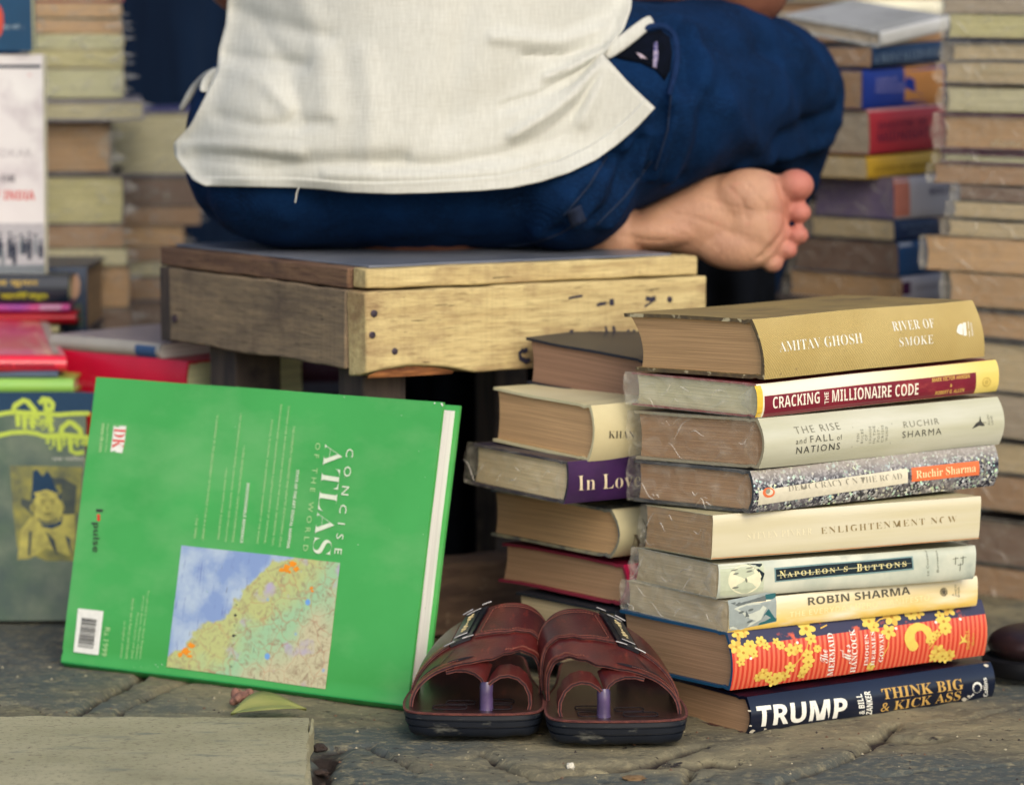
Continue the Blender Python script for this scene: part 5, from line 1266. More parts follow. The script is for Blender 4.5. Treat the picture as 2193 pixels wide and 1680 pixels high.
    slab_(.645, .735, .40, .98, .0005, .0030, 0); slab_(.665, .715, .50, .90, .0030, .0044, 0)
    X.link('buckle', [BKD], root, angle=30)
    for q0, q1, v, r in ((.625, .672, .38, .0012), (.705, .755, .38, .0012), (.63, .665, .99, .0011), (.70, .74, .99, .0011), (.662, .718, .47, .0009), (.662, .718, .92, .0008)):
        X = XBM(); X.tube([mm(B(q0 + (q1 - q0) * i / 5, v, .0048)) for i in range(6)], r * .6, 8); X.link('buckle_bar', [SIL], root)
    X = XBM(); rs = []
    for i in range(40):
        t = i / 39; rs.append(mm(B(.69 + .013 * math.sin(t * 44) * (.6 + .4 * math.sin(t * 9)), .54 + .32 * t, .0049)))
    X.tube(rs, .00028, 4); X.link('buckle_script', [ink(lin(206, 190, 140))], root)
    # slit under the buckle
    X = XBM(); X.grid([[mm(B(.70 + .06 * i / 8, .33 - .30 * i / 8 + s_ * .018 * math.sin(math.pi * i / 8), .0005)) for i in range(9)] for s_ in (-1, 1)]); X.link('strap_slit', [DKE], root, smooth=False, fix=False)
    return root
r1 = onz(1324, 1599); r2 = onz(1012, 1583)
sandal(r1.x, r1.y + .002, 2, 1, 'oxblood leather sandal with a toe loop, standing in front of the near stack')
sandal(r2.x, r2.y + .002, -2, -1, 'oxblood leather sandal standing beside the lower corner of the green atlas')
# ------------------------------------------------------------------ the books set out on the left
LG = 'books set out on the left'
YL = 3.40
def flatbook(name, label, x0, x1, yt, yb, Y, m, pg=PT, depth=.18, spine=None, yaw=0, **kw):
    """lying book whose spine faces the picture: x0..x1 along the spine, yt / yb its top and bottom edge in front"""
    return book(name, label, (x0, yt), (x0, yb), Y, yaw, x1, None, D=depth, boards=m, spine=spine or m, pages=pg, **kw)
# leaning portrait cover
m = mat('slate_cover', lin(54, 82, 58), lin(36, 64, 56), sc=26, rough=.35, coat=.25, bump=.2, c3=lin(92, 106, 84), sc3=18, rng3=(.45, .7))
def standing(name, label, xl, yb, Y, wd, ht, th, lean, m, pg=PC, turn=0, z0=None, **kw):
    """book standing upright, front cover to the picture, leaning back"""
    O = at(xl, yb, Y)
    if z0 is not None: O.z = z0
    up_ = Vector((0, math.sin(R(lean)), math.cos(R(lean)))); V = Vector((math.cos(R(turn)), math.sin(R(turn)), 0)) * wd
    return book3d(name, label, O, up_ * ht, V, up_.cross(V).normalized() * th, m, m, pg, hard=False, bulge=.001, pw=8, warp=.0006, group=LG, **kw)
bk = standing('paperback_book', 'slate paperback with yellow lettering and a bearded man in a tall hat, beside the atlas', -145, 1338, 3.376, .148, .222, .014, 9, m, z0=.001)
def f(X):
    s = bk['front']
    s.quad(X, [t2(-700, 170), t2(790, 170), t2(810, 0), t2(-700, -10)], 2, .0001)
    s.poly(X, [t2(85, 622), t2(400, 628), t2(712, 640), t2(690, 900), t2(650, 1250), t2(640, 1440), t2(400, 1440), t2(150, 1330), t2(110, 980)], 3, .0002)
    s.poly(X, [t2(190, 760), t2(300, 700), t2(560, 740), t2(660, 800), t2(640, 1060), t2(540, 1040), t2(280, 1050), t2(180, 960)], 4, .00025)
    s.poly(X, [t2(150, 1430), t2(180, 1180), t2(260, 1070), t2(350, 1060), t2(530, 1050), t2(640, 1040), t2(650, 1250), t2(600, 1400), t2(400, 1330), t2(260, 1420)], 5, .0003)
    s.poly(X, [t2(330, 1090), t2(540, 1060), t2(530, 1130), t2(450, 1165), t2(370, 1150)], 2, .00035)
    s.poly(X, [t2(390, 1180), t2(470, 1260), t2(500, 1400), t2(450, 1330)], 4, .00035); s.poly(X, [t2(250, 1180), t2(280, 1190), t2(262, 1400), t2(240, 1380)], 4, .00035); s.poly(X, [t2(560, 1220), t2(600, 1250), t2(612, 1390)], 2, .00035)
    s.poly(X, circ(*t2(412, 985), 33, 36, n=24), 5, .0004); s.poly(X, circ(*t2(425, 1075), 25, 13, n=16), 5, .00042)
    s.poly(X, circ(*t2(280, 985), 5, 9), 5, .0004); s.poly(X, circ(*t2(535, 985), 4, 8), 5, .0004)
    s.poly(X, [t2(268, 935), t2(285, 672), t2(318, 655), t2(345, 690), t2(372, 725), t2(400, 870), t2(320, 880)], 2, .00045); s.poly(X, [t2(365, 730), t2(400, 668), t2(432, 700), t2(475, 800), t2(522, 885), t2(528, 940), t2(480, 870), t2(390, 860)], 2, .00046); s.poly(X, [t2(285, 860), t2(400, 830), t2(515, 870), t2(500, 880), t2(400, 850), t2(310, 885)], 5, .00047); s.poly(X, circ(*t2(415, 1080), 22, 10, n=14), 4, .00043); s.poly(X, circ(*t2(415, 1068), 20, 9, n=14), 5, .00044)
    for x, y, a, b_ in ((370, 925, 7, 2), (452, 920, 7, 2), (368, 950, 5, 1.6), (455, 945, 5, 1.6), (408, 990, 2, 6), (412, 1032, 10, 2.2), (412, 1052, 8, 1.6)): s.poly(X, circ(*t2(x, y), a, b_), 6, .00047)
    W_ = lambda pts, wd=.0042: s.stroke(X, [t2(*p) for p in pts], wd, 0, .0005)
    W_([(-200, 200), (-50, 190), (60, 172), (140, 165), (260, 175), (420, 182), (500, 190), (640, 180), (770, 178)]); W_([(-200, 380), (0, 362), (100, 340), (230, 335), (320, 350), (380, 372), (560, 360), (760, 385)])
    W_([(140, 180), (120, 140), (130, 110), (205, 65), (240, 78), (300, 150), (320, 200), (340, 205)], .005); W_([(340, 95), (370, 55), (420, 62), (455, 100), (450, 140), (420, 152), (405, 130)], .005); W_([(390, 60), (400, 180), (430, 260), (455, 330)], .004)
    W_([(525, 345), (535, 300), (595, 252), (625, 262), (690, 320), (695, 360)], .005)
    s.text(X, 'िमज़ा', 'sans', t2(140, 300), t2(470, 325), t2(140, 175), 0, .0006, off=.02)
    s.text(X, 'ग़ािलब', 'sans', t2(385, 480), t2(790, 490), t2(385, 350), 0, .0006, off=.02)
    W_([(150, 190), (160, 290)]); W_([(210, 180), (215, 310)]); W_([(280, 185), (285, 310)]); W_([(430, 180), (440, 340)]); W_([(500, 360), (515, 500)]); W_([(600, 370), (610, 500), (660, 520), (720, 510)])
    s.text(X, 'एक परिचय', 'sans', t2(450, 588), t2(720, 590), t2(450, 545), 1, .0005)
lettering(bk, [ink(lin(176, 196, 74)), ink(lin(200, 200, 186)), ink(lin(8, 52, 82)), mat('print_a', lin(150, 146, 66), lin(86, 92, 66), sc=45, bump=0), mat('print_b', lin(74, 82, 66), lin(40, 56, 62), sc=45, bump=0), mat('print_c', lin(182, 174, 86), lin(126, 124, 70), sc=75, bump=0, rng=(.3, .6)), ink(lin(110, 108, 62))], f)
# lying books of the display
wood_bench = mat('bench_wood', lin(96, 78, 62), lin(62, 52, 44), sc=(8, 60, 60), rough=.85, bump=.4)
def bench(label, x0, x1, y0, y1, z1):
    r = empty('wooden_bench', Vector(((x0 + x1) / 2, (y0 + y1) / 2, 0)), label, 'bench'); q = r.location
    X = XBM(); X.box((x0 - q.x, y0 - q.y, z1 - .022), (x1 - q.x, y1 - q.y, z1)); bevelled(X.link('bench_top', [wood_bench], r), .003)
    for x in (x0 + .02, x1 - .06):
        for y in (y0 + .02, y1 - .06): X = XBM(); X.box((x - q.x, y - q.y, 0), (x + .04 - q.x, y + .04 - q.y, z1 - .0225)); X.link('leg', [wood_bench], r)
bench('low dark wooden bench under the lime and pink books', -1.05, -.475, 3.43, 3.83, .215)
bench('low dark wooden bench under the plastic wrapped stacks at the back left', -1.05, -.33, 3.84, 4.36, .2)
cm = lambda r, g, b_, **k: cover(lin(r, g, b_), **k)
flatbook('paperback_book', 'lime green paperback right above the slate cover with the bearded man', -90, 158, 811, 843, 3.435, mat('lime', lin(112, 176, 84), lin(150, 190, 84), sc=4, rough=.35, coat=.4), PP, .19)
flatbook('paperback_book', 'slate grey book squeezed between the pink and the lime green books', -90, 124, 794, 811, 3.45, cm(70, 86, 106), PG, .19)
PINK = mat('pink_film', lin(216, 106, 112), lin(196, 66, 110), sc=(6, 9, 6), rough=.3, coat=.5, bump=.15, c3=lin(216, 170, 150), sc3=(40, 7, 20), rng3=(.5, .68))
bk = book('hardcover_book', 'large pink book with a grey stripe and a scarlet spine on the left', (-70, 759), (-70, 794), 3.44, 13, (141, 761), (-112, 671), boards=PINK, spine=cm(216, 34, 62, rough=.35, coat=.4), pages=PC, group=LG, bulge=.006)
def f(X):
    s = bk['spine']; s.text(X, 'SAY CHEESE RAMESHWAR', 'bold', (-48, 786), (116, 786), (-48, 776), 0); bk['top'].quad(X, [(113, 757), (127, 757), (97, 673), (79, 673)], 1, .0004, n=3)
lettering(bk, [ink(lin(110, 24, 52)), ink(lin(166, 150, 140))], f)
flatbook('paperback_book', 'cream paperback wedged under the thin red book on the left', -90, 127, 693, 716, 3.69, cm(200, 196, 150), PC, .15)
flatbook('paperback_book', 'thin dark red book poking out above the big pink one', -90, 163, 669, 692, 3.68, cm(160, 8, 30, rough=.35), PC, .15)
bk = flatbook('paperback_book', 'thin magenta and purple book under the black one with yellow lettering', -90, 150, 649, 668, 3.675, mat('magenta', lin(196, 70, 120), lin(130, 60, 150), sc=(9, 3, 3), rough=.35, coat=.3, rng=(.42, .55)), PC, .15)
lettering(bk, [ink(lin(186, 140, 170))], lambda X: bk['spine'].quad(X, [(86, 664), (132, 664), (132, 653), (86, 653)], 0))
bk = flatbook('paperback_book', 'black spined book with two rows of yellow lettering on the left', -90, 147, 590, 648, 3.67, cm(14, 28, 44, rough=.35, coat=.3), PC, .16)
def f(X):
    s = bk['spine']; s.text(X, 'मनोज कुमार', 'sans', (-48, 614), (82, 614), (-48, 597), 0, off=.02); s.text(X, 'कहानियाँ संपूर्ण', 'sans', (2, 643), (103, 643), (2, 625), 1, off=.02)
lettering(bk, [ink(lin(186, 158, 66)), ink(lin(190, 190, 40))], f)
bk = flatbook('hardcover_book', 'thick navy book with a skin toned picture on its spine, behind the black one', -60, 187, 572, 713, 3.72, cm(28, 50, 78, rough=.4), PT, .16, hard=True, bulge=.003)
def f(X):
    s = bk['spine']; s.poly(X, [(150, 590), (166, 588), (172, 606), (170, 630), (160, 646), (148, 644)], 0); s.quad(X, [(146, 700), (180, 700), (176, 650), (148, 650)], 1); s.poly(X, circ(162, 690, 5, 7), 2, .0004)
lettering(bk, [ink(lin(180, 146, 124)), ink(lin(66, 78, 72)), ink(lin(20, 36, 60))], f)
bk = book('paperback_book', 'pale grey book with a blue block on its spine, lying on the long red one', (112, 715), (112, 746), 3.525, -40, 347, None, D=.17, boards=cm(150, 140, 146), spine=cm(160, 156, 146), pages=PW, hard=False, group=LG)
lettering(bk, [ink(lin(52, 80, 118))], lambda X: bk['spine'].quad(X, [(290, 764), (334, 768), (334, 741), (290, 737)], 0))
bk = book('hardcover_book', 'long red book with faint white lettering behind the top of the green atlas', (112, 747), (112, 846), 3.52, -40, 402, None, D=.17, boards=cm(190, 6, 46, rough=.35), spine=cm(196, 4, 48, rough=.4), pages=PC, group=LG, bulge=.003)
def f(X):
    s = bk['spine']; s.text(X, 'THE COLLECTED WORLD OF THE MODERN NATION', 'sans', (166, 826), (386, 843), (166, 815), 0); s.text(X, 'a e s', 'sans', (150, 842), (196, 846), (150, 834), 0)
lettering(bk, [ink(lin(214, 90, 110))], f)
book('hardcover_book', 'bright scarlet book under the long red one', (112, 848), (112, 1060), 3.522, -40, 400, None, D=.17, boards=cm(216, 26, 34), spine=cm(216, 26, 34), pages=PC, group=LG)
book('hardcover_book', 'thick dark red book on the ground behind the green atlas', (112, 1062), (112, 1283), 3.522, -40, 400, None, D=.17, boards=cm(110, 14, 34), spine=cm(110, 14, 34), pages=PC, group=LG)
# upright books above
m = mat('white_cover', lin(226, 226, 224), lin(210, 206, 208), sc=6, rough=.3, coat=.3, bump=.1, c3=lin(170, 160, 168), sc3=12, rng3=(.52, .74))
bk = standing('paperback_book', 'upright white book with red lettering and a row of silhouettes, left edge', -190, 587, 3.68, .140, .2290, .026, 2.5, m)
def f(X):
    s = bk['front']; s.quad(X, [(-210, 586), (96, 586), (94, 478), (-210, 478)], 3, .0002)
    s.quad(X, [(-210, 146), (88, 146), (87, 139), (-210, 139)], 2, .0003)
    s.text(X, 'AMBEDKAR', 'sans', (-62, 336), (68, 336), (-62, 319), 0); s.text(X, '& OR', 'serif', (-16, 390), (33, 390), (-16, 374), 1); s.text(X, 'IDEA OF INDIA', 'bold', (-86, 428), (74, 428), (-86, 408), 4)
    for i in range(26):
        x = -200 + i * 11.5 + random.uniform(-4, 4); y = 545 + random.uniform(-25, 12); h = random.uniform(16, 34); s.poly(X, [(x - 4, y + h), (x - 5, y - h * .2), (x - 2, y - h * .7), (x + 3, y - h * .7), (x + 5, y), (x + 4, y + h)], 2 if i % 3 else 5, .0003 + .00002 * (i % 4)); s.poly(X, circ(x, y - h * .95, 3.6, n=8), 2, .0004)
    s.quad(X, [(-210, 586), (96, 586), (96, 566), (-210, 574)], 5, .0005)
    s.text(X, '*', 'sans', (60, 164), (66, 164), (60, 158), 4)
lettering(bk, [ink(lin(176, 172, 176)), ink(lin(70, 68, 80)), ink(lin(18, 34, 58)), ink(lin(180, 180, 184)), ink(lin(206, 70, 66)), ink(lin(120, 128, 134))], f)
bk = standing('paperback_book', 'dark teal blue book with small white lettering, upright at the top left corner', -176, 109, 3.69, .121, .215, .02, -3, cm(26, 74, 110, rough=.4), turn=-4)
def f(X):
    s = bk['front']; s.text(X, 'au uti', 'sans', (8, 62), (41, 62), (8, 50), 0); s.poly(X, circ(-6, 45, 14, 36, n=16), 1, .0003)
lettering(bk, [ink(lin(170, 190, 200)), ink(lin(206, 84, 66))], f)
# ------------------------------------------------------------------ plastic wrapped stacks behind
def endbook(label, xl, xr, yt, yb, Y, pg, cv, yaw=97, wrap=.3, grp=None, L=.2, **kw):
    """book lying with its page end to the picture"""
    return book('wrapped_book', label, (xr, yt), (xr, yb), Y, yaw, None, xl, L=L, boards=cv, spine=cv, pages=pg, hard=kw.pop('hard', False), bulge=.002, wrap=wrap, group=grp, warp=.0018, spike=True, wrapmat=FILMB, **kw)
BLG = 'plastic wrapped stack at the back left'
for lab, xl, xr, yt, yb, pg, cv, hd in [
    ('tan paged book with a red lower cover cut by the top edge of the photo', 40, 262, -34, 5, PY, cm(176, 50, 62), True),
    ('orange tan paged book just below the red edged one, back left stack', 50, 256, 8, 40, POR, cm(190, 170, 110), False),
    ('deep tan paged book between an orange and a cream one, back left stack', 52, 259, 41, 72, POR, cm(190, 160, 100), False),
    ('bright cream paged book with glints of film, back left stack', 60, 262, 73, 107, PC, cm(214, 204, 150), False),
    ('cream yellow paged book level with the top of the white upright cover', 60, 262, 108, 146, PY, cm(206, 190, 130), False),
    ('thick yellowish paged book resting on a wide pale slab, back left stack', 66, 264, 147, 210, PC, cm(200, 188, 130), False)]:
    endbook(lab, xl, xr, yt, yb, 3.90, pg, cv, grp=BLG, hard=hd, flap=True)
endbook('wide pale yellow book with a grey cover sticking out at the back left', 66, 306, 214, 258, 3.88, PP, cm(150, 146, 156), grp=BLG, hard=True, wrap=.5)
endbook('tan paged book with a dark purple cover under the wide pale slab, back left', 70, 238, 259, 371, 3.90, PT, cm(66, 56, 74), grp=BLG, hard=True, flap=True)
endbook('golden tan paged book with a dark lower line, back left stack', 74, 264, 373, 481, 3.90, PY, cm(80, 70, 74), grp=BLG, hard=True)
endbook('brown paged book next to the edge of the white upright cover, back left stack', 80, 262, 484, 530, 3.90, PB, cm(140, 120, 94), grp=BLG)
endbook('pale greenish paged book low in the back left stack', 80, 270, 532, 569, 3.895, PP, cm(170, 166, 120), grp=BLG)
endbook('tan paged book with a sagging lower edge, behind the navy spined book', 90, 276, 571, 658, 3.90, PT, cm(60, 54, 66), grp=BLG)
endbook('dark brown paged book at the bottom of the back left stack', 90, 282, 660, 728, 3.90, PD, cm(60, 50, 56), grp=BLG, wrap=.6)
BCG = 'second stack at the back left, beside the jeans'
for lab, xl, xr, yt, yb, pg, cv, hd in [
    ('pale yellow paged book with a violet cover, top of the stack beside the shirt', 232, 432, 238, 377, PP, cm(84, 84, 130), True),
    ('dark plum paged book under the violet covered one', 240, 430, 379, 440, PD, cm(60, 54, 70), False),
    ('brown paged book beside the seat of the jeans', 244, 428, 441, 482, PB, cm(120, 96, 80), False),
    ('orange brown paged book just above the left end of the stool', 240, 392, 483, 528, POR, cm(140, 110, 80), False),
    ('dull tan paged book touching the left end of the stool seat in view', 244, 420, 529, 560, PB, cm(110, 100, 90), False),
    ('pale grey book with a film corner left of the stool', 262, 400, 561, 592, PP, cm(150, 156, 146), False),
    ('brown paged book low down just left of the stool', 258, 405, 593, 640, PB, cm(90, 80, 80), False),
    ('dark purple book at the bottom, half behind the stool end', 270, 400, 641, 704, PD, cm(70, 60, 96), True)]:
    endbook(lab, xl, xr, yt, yb, 4.13, pg, cv, grp=BCG, hard=hd, wrap=.3)
tm = flatbook('hardcover_book', 'dark maroon book seen in the gap between the stool legs', 575, 730, 762, 838, 3.86, cm(62, 10, 32, rough=.5), PB, .16, hard=True)
book('hardcover_book', 'crimson hardcover with pinkish page end, seen just under the stool', (592, 765), (592, 834), 3.76, 80, None, 455, L=.18, boards=cm(120, 10, 36), spine=cm(120, 10, 36), pages=paper('paper_pink', (.34, .19, .17)), group=LG)
def crate(label, x0, x1, y0, y1, z1, m):
    r = empty('wooden_crate', Vector(((x0 + x1) / 2, (y0 + y1) / 2, 0)), label, 'crate'); q = r.location
    n_ = max(2, int(z1 / .09)); h = z1 / n_
    for k in range(n_):
        for (a0, b0, a1, b1) in ((x0, y0, x1, y0 + .014), (x0, y1 - .014, x1, y1), (x0, y0 + .0145, x0 + .014, y1 - .0145), (x1 - .014, y0 + .0145, x1, y1 - .0145)):
            X = XBM(); X.box((a0 - q.x, b0 - q.y, k * h + .004), (a1 - q.x, b1 - q.y, (k + 1) * h - .004)); bevelled(X.link('slat', [m], r), .002)
    X = XBM(); X.box((x0 - q.x, y0 - q.y, z1 - .0035), (x1 - q.x, y1 - q.y, z1)); X.link('lid', [m], r)
crate('low dark crate under the maroon books behind the stool', -.34, -.155, 3.745, 4.05, .182, WDRK)
# the stack at the back right, spines half turned to the picture
RG = 'back right stack beside the knee'
def rb(label, p0, pb, p1, pg, sm, bm_=None, p2=None, fn=None, mats=(), wrap=.8, hard=False, **kw):
    b_ = book('wrapped_book', label, p0, pb, 3.74, 40, p1, p2, D=.15, boards=bm_ or sm, spine=sm, pages=pg, hard=hard, bulge=.002, pw=5, wrap=wrap, flap=True, group=RG, warp=.001, **kw)
    if fn: lettering(b_, list(mats), lambda X: fn(X, b_['spine']))
    return b_
WC = mat('film_white', lin(206, 208, 206), lin(180, 182, 178), sc=9, rough=.25, coat=.6, bump=.2, c3=lin(150, 150, 150), sc3=(20, 50, 20), rng3=(.6, .75))
rb('film wrapped white book lying on top of the back right stack', (1885, 67), (1881, 101), (2033, 34), PG, WC, p2=(1680, 31), wrap=1.2, hard=True)
rb('navy book with tall pale capitals, second in the back right stack', (1866, 102), (1865, 145), (2018, 88), PB, cm(14, 46, 82), fn=lambda X, s: s.text(X, 'A MAN CALLED OVE', 'serif', (1872, 138), (2010, 122), (1872, 117), 0, off=-.01), mats=[ink(lin(120, 140, 160))])
def f(X, s):
    s.quad(X, [(1937, 226), (2021, 220), (2021, 136), (1937, 143)], 1, .0002); s.poly(X, [(1848, 233), (1985, 224), (1974, 202), (1960, 196), (1958, 170), (1944, 164), (1934, 143), (1849, 151)], 2, .0003)
    for i, t in enumerate(('A NOVEL OF', 'SEVEN KILLINGS', 'MARLON JAMES')): s.text(X, t, 'bold', (1875, 177 + i * 12), (1920 + 18 * (i > 0), 174 + i * 12), (1875, 168 + i * 12), 0)
rb('thick bright blue and orange book in the back right stack', (1848, 152), (1848, 235), (2022, 136), PB, cm(24, 52, 140), fn=f, mats=[ink(lin(130, 130, 180)), ink(lin(196, 136, 76)), ink(lin(22, 50, 142))])
def f(X, s):
    s.quad(X, [(1858, 241), (2020, 229), (2020, 224), (1858, 236)], 1)
    s.text(X, 'SHADOW OF', 'bold', (1880, 280), (1985, 270), (1880, 262), 0, off=-.006); s.text(X, 'MIDNIGHT', 'bold', (1880, 306), (1992, 294), (1880, 284), 0, off=-.006)
rb('thick red book with two rows of dark capitals in the back right stack', (1860, 238), (1862, 331), (2021, 226), PG, cm(176, 44, 56), fn=f, mats=[ink(lin(84, 36, 62)), ink(lin(200, 150, 150))], wrap=1.2)
rb('yellow spined book under the red one, level with the knee', (1853, 337), (1855, 384), (2013, 321), PO, cm(204, 164, 44), fn=lambda X, s: s.text(X, 'STEPHEN FRY MEMOIR', 'bold', (1872, 369), (1990, 356), (1872, 359), 0), mats=[ink(lin(140, 108, 30))])
def f(X, s):
    s.quad(X, [(1914, 465), (1948, 462), (1947, 380), (1913, 383)], 1, .0002); s.text(X, 'MOSCOW', 'bold', (1990, 418), (2046, 412), (1990, 402), 0)
rb('white book with a salmon band and bluish violet side, back right stack', (1912, 381), (1914, 470), (2052, 372), paper('paper_violet', (.20, .17, .32)), cm(200, 196, 200), cm(84, 84, 140), p2=1740, fn=f, mats=[ink(lin(110, 106, 130)), ink(lin(206, 130, 110))])
rb('dark blue book with faint lettering under the white and salmon one', (1912, 472), (1914, 516), (2008, 466), PO, cm(16, 42, 84), p2=1735, fn=lambda X, s: (s.text(X, 'NOTES OF LIFE', 'sans', (1930, 490), (1994, 484), (1930, 478), 0), s.text(X, 'AND TIME', 'sans', (1946, 504), (1990, 500), (1946, 494), 0)), mats=[ink(lin(96, 116, 150))])
rb('mid blue book with dark brown pages, level with the toes', (1921, 518), (1923, 592), (2010, 508), PD, cm(24, 72, 124), p2=1700, fn=lambda X, s: s.quad(X, [(1926, 528), (1954, 524), (1954, 516), (1926, 520)], 0), mats=[ink(lin(170, 180, 196))])
rb('whitish book with a plum corner just above the olive hardcover', (1930, 594), (1932, 652), (2019, 584), PT, cm(188, 184, 190), p2=1690, fn=lambda X, s: (s.quad(X, [(1932, 632), (1950, 630), (1950, 602), (1932, 604)], 0), s.text(X, 'PICADOR CLASSIC', 'sans', (1962, 622), (2010, 616), (1962, 612), 1)), mats=[ink(lin(74, 24, 64)), ink(lin(140, 134, 140))])
zc = at(1932, 653, 3.74).z
crate('wooden crate under the back right stack, hidden by the near stack', .29, .50, 3.745, 4.02, zc, WDRK)
# the tall stack at the right edge
TG = 'tall stack at the right edge'
ORD = ['first', 'second', 'third', 'fourth', 'fifth', 'sixth', 'seventh', 'eighth', 'ninth', 'tenth', 'eleventh', 'twelfth', 'thirteenth', 'fourteenth', 'fifteenth', 'sixteenth', 'seventeenth', 'eighteenth', 'nineteenth', 'twentieth', 'twenty first', 'twenty second']
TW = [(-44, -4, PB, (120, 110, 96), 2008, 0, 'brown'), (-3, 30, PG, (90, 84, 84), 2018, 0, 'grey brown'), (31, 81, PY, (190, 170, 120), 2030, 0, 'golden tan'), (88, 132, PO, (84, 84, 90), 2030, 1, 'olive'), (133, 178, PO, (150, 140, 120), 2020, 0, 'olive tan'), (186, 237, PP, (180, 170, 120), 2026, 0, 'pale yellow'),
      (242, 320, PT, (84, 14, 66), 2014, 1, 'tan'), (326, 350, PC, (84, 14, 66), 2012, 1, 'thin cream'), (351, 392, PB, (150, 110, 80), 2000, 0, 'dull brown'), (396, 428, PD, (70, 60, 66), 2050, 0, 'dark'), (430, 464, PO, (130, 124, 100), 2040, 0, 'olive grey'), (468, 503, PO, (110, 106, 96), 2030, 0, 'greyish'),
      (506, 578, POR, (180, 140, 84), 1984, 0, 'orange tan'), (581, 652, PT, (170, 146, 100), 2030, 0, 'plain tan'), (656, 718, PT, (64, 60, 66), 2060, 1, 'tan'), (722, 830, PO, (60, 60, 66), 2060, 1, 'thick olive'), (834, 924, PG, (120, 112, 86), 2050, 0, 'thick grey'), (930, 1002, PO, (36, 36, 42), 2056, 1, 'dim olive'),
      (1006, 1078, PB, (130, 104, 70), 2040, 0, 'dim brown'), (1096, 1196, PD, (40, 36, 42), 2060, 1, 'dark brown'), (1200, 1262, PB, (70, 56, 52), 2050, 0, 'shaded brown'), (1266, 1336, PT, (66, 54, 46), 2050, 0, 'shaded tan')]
wr = paper('x', (.1, .1, .1))
for i, (yt, yb, pg, cv, xl, hd, ad) in enumerate(TW):
    k = 1.031; a = yt * k if yt > 0 else yt; b_ = yb * k if yb > 0 else yb
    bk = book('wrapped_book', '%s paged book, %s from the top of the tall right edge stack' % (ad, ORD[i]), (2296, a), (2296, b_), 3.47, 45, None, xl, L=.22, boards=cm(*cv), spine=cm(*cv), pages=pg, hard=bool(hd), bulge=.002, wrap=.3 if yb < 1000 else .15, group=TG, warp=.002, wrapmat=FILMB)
    if i in (4, 6):
        t, x, y, h = (('OPERATION', 2092, 156, 13) if i == 4 else ('diana', 2128, 312, 16))
        lettering(bk, [ink(lin(200, 192, 160))], lambda X: bk['end'].text(X, t, 'sans' if i == 4 else 'ital', (x, y), (x + (110 if i == 4 else 64), y + 4), (x, y - h), 0, .004))
# far behind the knee
XG = 'books far behind the knee'
for lab, p0, pb, p1, p2, pg, c in [('yellow book just cut by the top edge of the photo, upper right', (1836, -26), (1836, -3), 2020, 1700, PC, (206, 168, 60)), ('bright white book just above the film wrapped one at the upper right', (1830, -2), (1830, 34), 2016, 1660, PB, (226, 224, 200)), ('tan book far behind the raised knee', (1830, 36), (1830, 92), 2016, 1640, PB, (150, 120, 90))]:
    book('hardcover_book', lab, p0, pb, 4.16, 38, p1, p2, boards=cm(*c), spine=cm(*c), pages=pg, group=XG)
crate('tall dark crate far behind the knee', .31, .60, 4.17, 4.40, at(1830, 93, 4.16).z, WDRK)
# dark cloth hanging behind everything
m = mat('navy_cloth', lin(16, 32, 54), lin(10, 22, 40), sc=(20, 20, 3), rough=.95, bump=.3, bdist=.004, c3=lin(24, 38, 58), sc3=(30, 9, 2), spec=.1)
X = XBM(); rows = []
for j in range(25):
    z = .003 + 1.35 * j / 24
    rows.append([Vector((-1.7 + 3.4 * i / 160, 4.52 + .022 * math.sin(i * .52 + .7 * math.sin(i * .13)) + .012 * noise.noise(Vector((i * .13, z * 3, 2))), z)) for i in range(161)])
X.grid(rows); o = X.link('dark_cloth', [m], angle=80, fix=False); sl_ = o.modifiers.new('solid', 'SOLIDIFY'); sl_.thickness = .003
tag(o, 'dark navy cloth hanging behind the stacks of books', 'cloth')
# ------------------------------------------------------------------ shoe at the right edge, leaf, bud, crumbs
sh = onz(2215, 1452); shoe = empty('leather_shoe', Vector((sh.x, sh.y, 0)), 'dark brown leather shoe with a black sole at the right edge', 'shoe')
bm = bmesh.new(); capsule(bm, (.01, .02, .030), (.12, .03, .05), .022, .034, 10); ell(bm, (.0, .02, .028), (.040, .042, .018)); capsule(bm, (.12, .03, .05), (.19, .035, .07), .034, .036, 8)
me = fuse(bm, .004, .5, 6); o = link('shoe_upper', me, [leather('shoe_leather', lin(46, 28, 30), lin(28, 18, 24), lin(66, 38, 36))], shoe, True, 180)
X = XBM(); rg = [(.098 * math.cos(t) * (1 if math.cos(t) > 0 else .45) + .05 * (math.cos(t) > 0), .022 + .045 * math.sin(t)) for t in [i * .19635 for i in range(32)]]
X.grid([[Vector((x * k, .022 + (y - .022) * k, z)) for x, y in rg] for z, k in ((.0005, .9), (.003, .98), (.012, 1), (.016, 1), (.018, .9))], closeu=True)
X.link('shoe_sole', [mat('black_sole', lin(18, 20, 26), lin(12, 12, 16), sc=60, rough=.5)], shoe, angle=50)
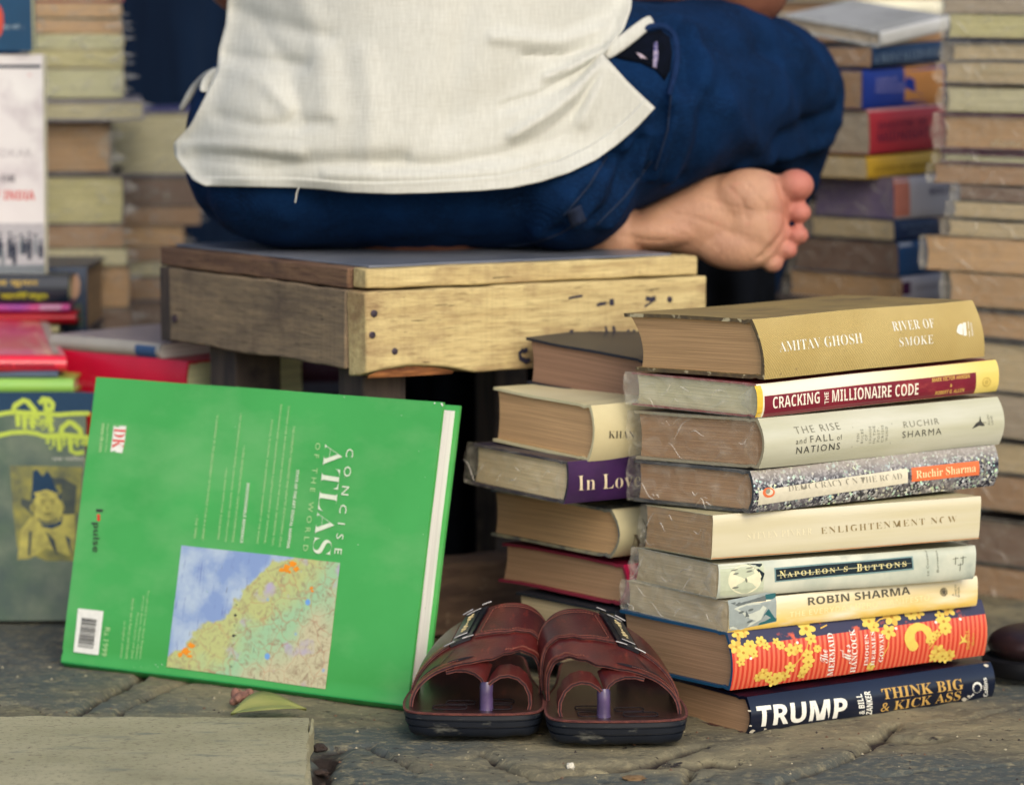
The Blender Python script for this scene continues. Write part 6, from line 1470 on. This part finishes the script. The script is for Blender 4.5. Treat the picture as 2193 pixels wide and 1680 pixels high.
def leaf(name, label, p, q, wd, m, curl=.006, cat='leaf', lift=.004):
    a, b_ = onz(*p, lift), onz(*q, lift); d = b_ - a; sidev = Vector((-d.y, d.x, 0)).normalized(); rows = []
    for i in range(21):
        t = i / 20; w_ = wd * math.sin(math.pi * min(1, t * .97 + .015)) ** 1.25 * (1 - .25 * t)
        rows.append([a + d * t + sidev * w_ * s_ + Vector((0, 0, (.0042 * (s_ + 1) + curl * s_ * s_ * .5) * w_ / wd + .003 * math.sin(t * 3.1) - .0018 * (s_ == 0))) for s_ in (-1, -.6, -.25, 0, .25, .6, 1)])
    X = XBM(); X.grid(rows); o = X.link(name, [m], angle=80, fix=False); sl_ = o.modifiers.new('solid', 'SOLIDIFY'); sl_.thickness = .0003
    return tag(o, label, cat)
LEAFM = mat('leaf_green', lin(150, 150, 88), lin(128, 134, 76), sc=(30, 60, 30), rough=.45, bump=.3, bdist=.001, c3=lin(96, 86, 56), sc3=60, rng3=(.66, .74))
leaf('fallen_leaf', 'yellow green fallen leaf lying below the green atlas', (494, 1527), (656, 1517), .024, LEAFM)
b0 = onz(510, 1506, 0)
X = bmesh.new()
for k in range(9):
    a = k * .7; ell(X, b0 + Vector((.007 * math.cos(a) + .004, .006 * math.sin(a), .006 + .003 * math.sin(k * 2.1))), (.0055, .004, .0042), (k, k * .5, k * 1.3))
me = fuse(X, .0012, .5, 2); o = link('dry_bud', me, [mat('dry_pink', lin(150, 110, 92), lin(104, 72, 64), sc=160, rough=.85, bump=.4)], None, True, 180)
tag(o, 'dry pinkish curled flower bud beside the fallen leaf', 'flower bud')
def chunk(name, label, p, r, m, cat, flat=.6, stretch=1.4):
    c = onz(*p); bm = bmesh.new(); bmesh.ops.create_icosphere(bm, subdivisions=3, radius=1); q = random.random() * 50
    for v in bm.verts:
        n_ = 1 + .45 * noise.noise(v.co * 1.6 + Vector((q, 0, 0))) + .2 * noise.noise(v.co * 4 + Vector((0, q, 0))); v.co = Vector((v.co.x * r * stretch, v.co.y * r, v.co.z * r * flat)) * n_ + Vector((c.x, c.y, gz(c.x, c.y) + r * flat * .8))
    return tag(link(name, bm, [m], None, True, 50), label, cat)
chunk('white_pebble', 'tiny white crumb on the ground below the right sandal', (1222, 1627), .0038, mat('white_crumb', lin(216, 210, 190), sc=300, rough=.9), 'pebble', .9, .8)
chunk('brown_seed', 'small brown seed husk on the ground in front of the right sandal', (1357, 1661), .0045, mat('seed', lin(120, 96, 66), sc=200, rough=.8), 'seed', .5, 1.9)
DB = mat('dead_leaf', lin(104, 66, 50), lin(62, 42, 36), sc=120, rough=.8, bump=.4); DB2 = mat('soil_bit', lin(62, 50, 44), lin(40, 34, 32), sc=200, rough=.9)
chunk('dead_leaf', 'curled dark leaf scrap by the far right corner of the paving slab', (684, 1590), .005, DB2, 'leaf', .7, 1.2)
for i, (x, y, r) in enumerate([(694, 1606, .004), (684, 1622, .005), (690, 1640, .0045), (678, 1650, .005), (704, 1618, .003), (698, 1630, .003), (684, 1668, .005)]):
    o = chunk('soil_clod', 'dark soil clod in the gap beside the paving slab', (x, y), r, DB2, 'soil'); o['group'] = 'soil clods in the slab gap'
X = XBM()     # grit scattered over the ground
for k in range(900):
    x, y = random.uniform(-100, 2300), random.uniform(1385, 1680); c = onz(x, y); 
    if x < 700 and y > 1528: continue
    r = random.choice((.0005, .0007, .0009, .0015)) * random.uniform(.6, 1.2); z = gz(c.x, c.y)
    pts = [Vector((c.x, c.y, z)) + Vector((r * math.cos(a) * random.uniform(.6, 1.3), r * math.sin(a) * random.uniform(.6, 1.3), 0)) for a in (0, 1.5, 3.1, 4.6)] + [Vector((c.x, c.y, z + r))]
    X.add(pts, [(0, 1, 4), (1, 2, 4), (2, 3, 4), (3, 0, 4)], k % 3)
o = X.link('grit', [mat('grit_pale', lin(176, 166, 136), sc=300), mat('grit_brown', lin(110, 84, 64), sc=300), mat('grit_dark', lin(60, 52, 48), sc=300)], smooth=False, fix=False); o['kind'] = 'stuff'

X = XBM(); X.grid([[Vector((-.13 + .40 * i / 50, 3.60 + .02 * math.sin(i * .8) + .01 * noise.noise(Vector((i * .3, j * .4, 1))), .003 + .337 * j / 10)) for i in range(51)] for j in range(11)])  # added near-black sheet, stands in for the deep shade under stool and foot
o = X.link('black_shade_sheet', [mat('black_shade_sheet', lin(10, 14, 22), lin(5, 8, 14), sc=30, rough=.95, bump=.3, spec=.1)], angle=80, fix=False); sl_ = o.modifiers.new('solid', 'SOLIDIFY'); sl_.thickness = .003
tag(o, 'added black sheet standing in for deep shade behind the stool legs', 'cloth')
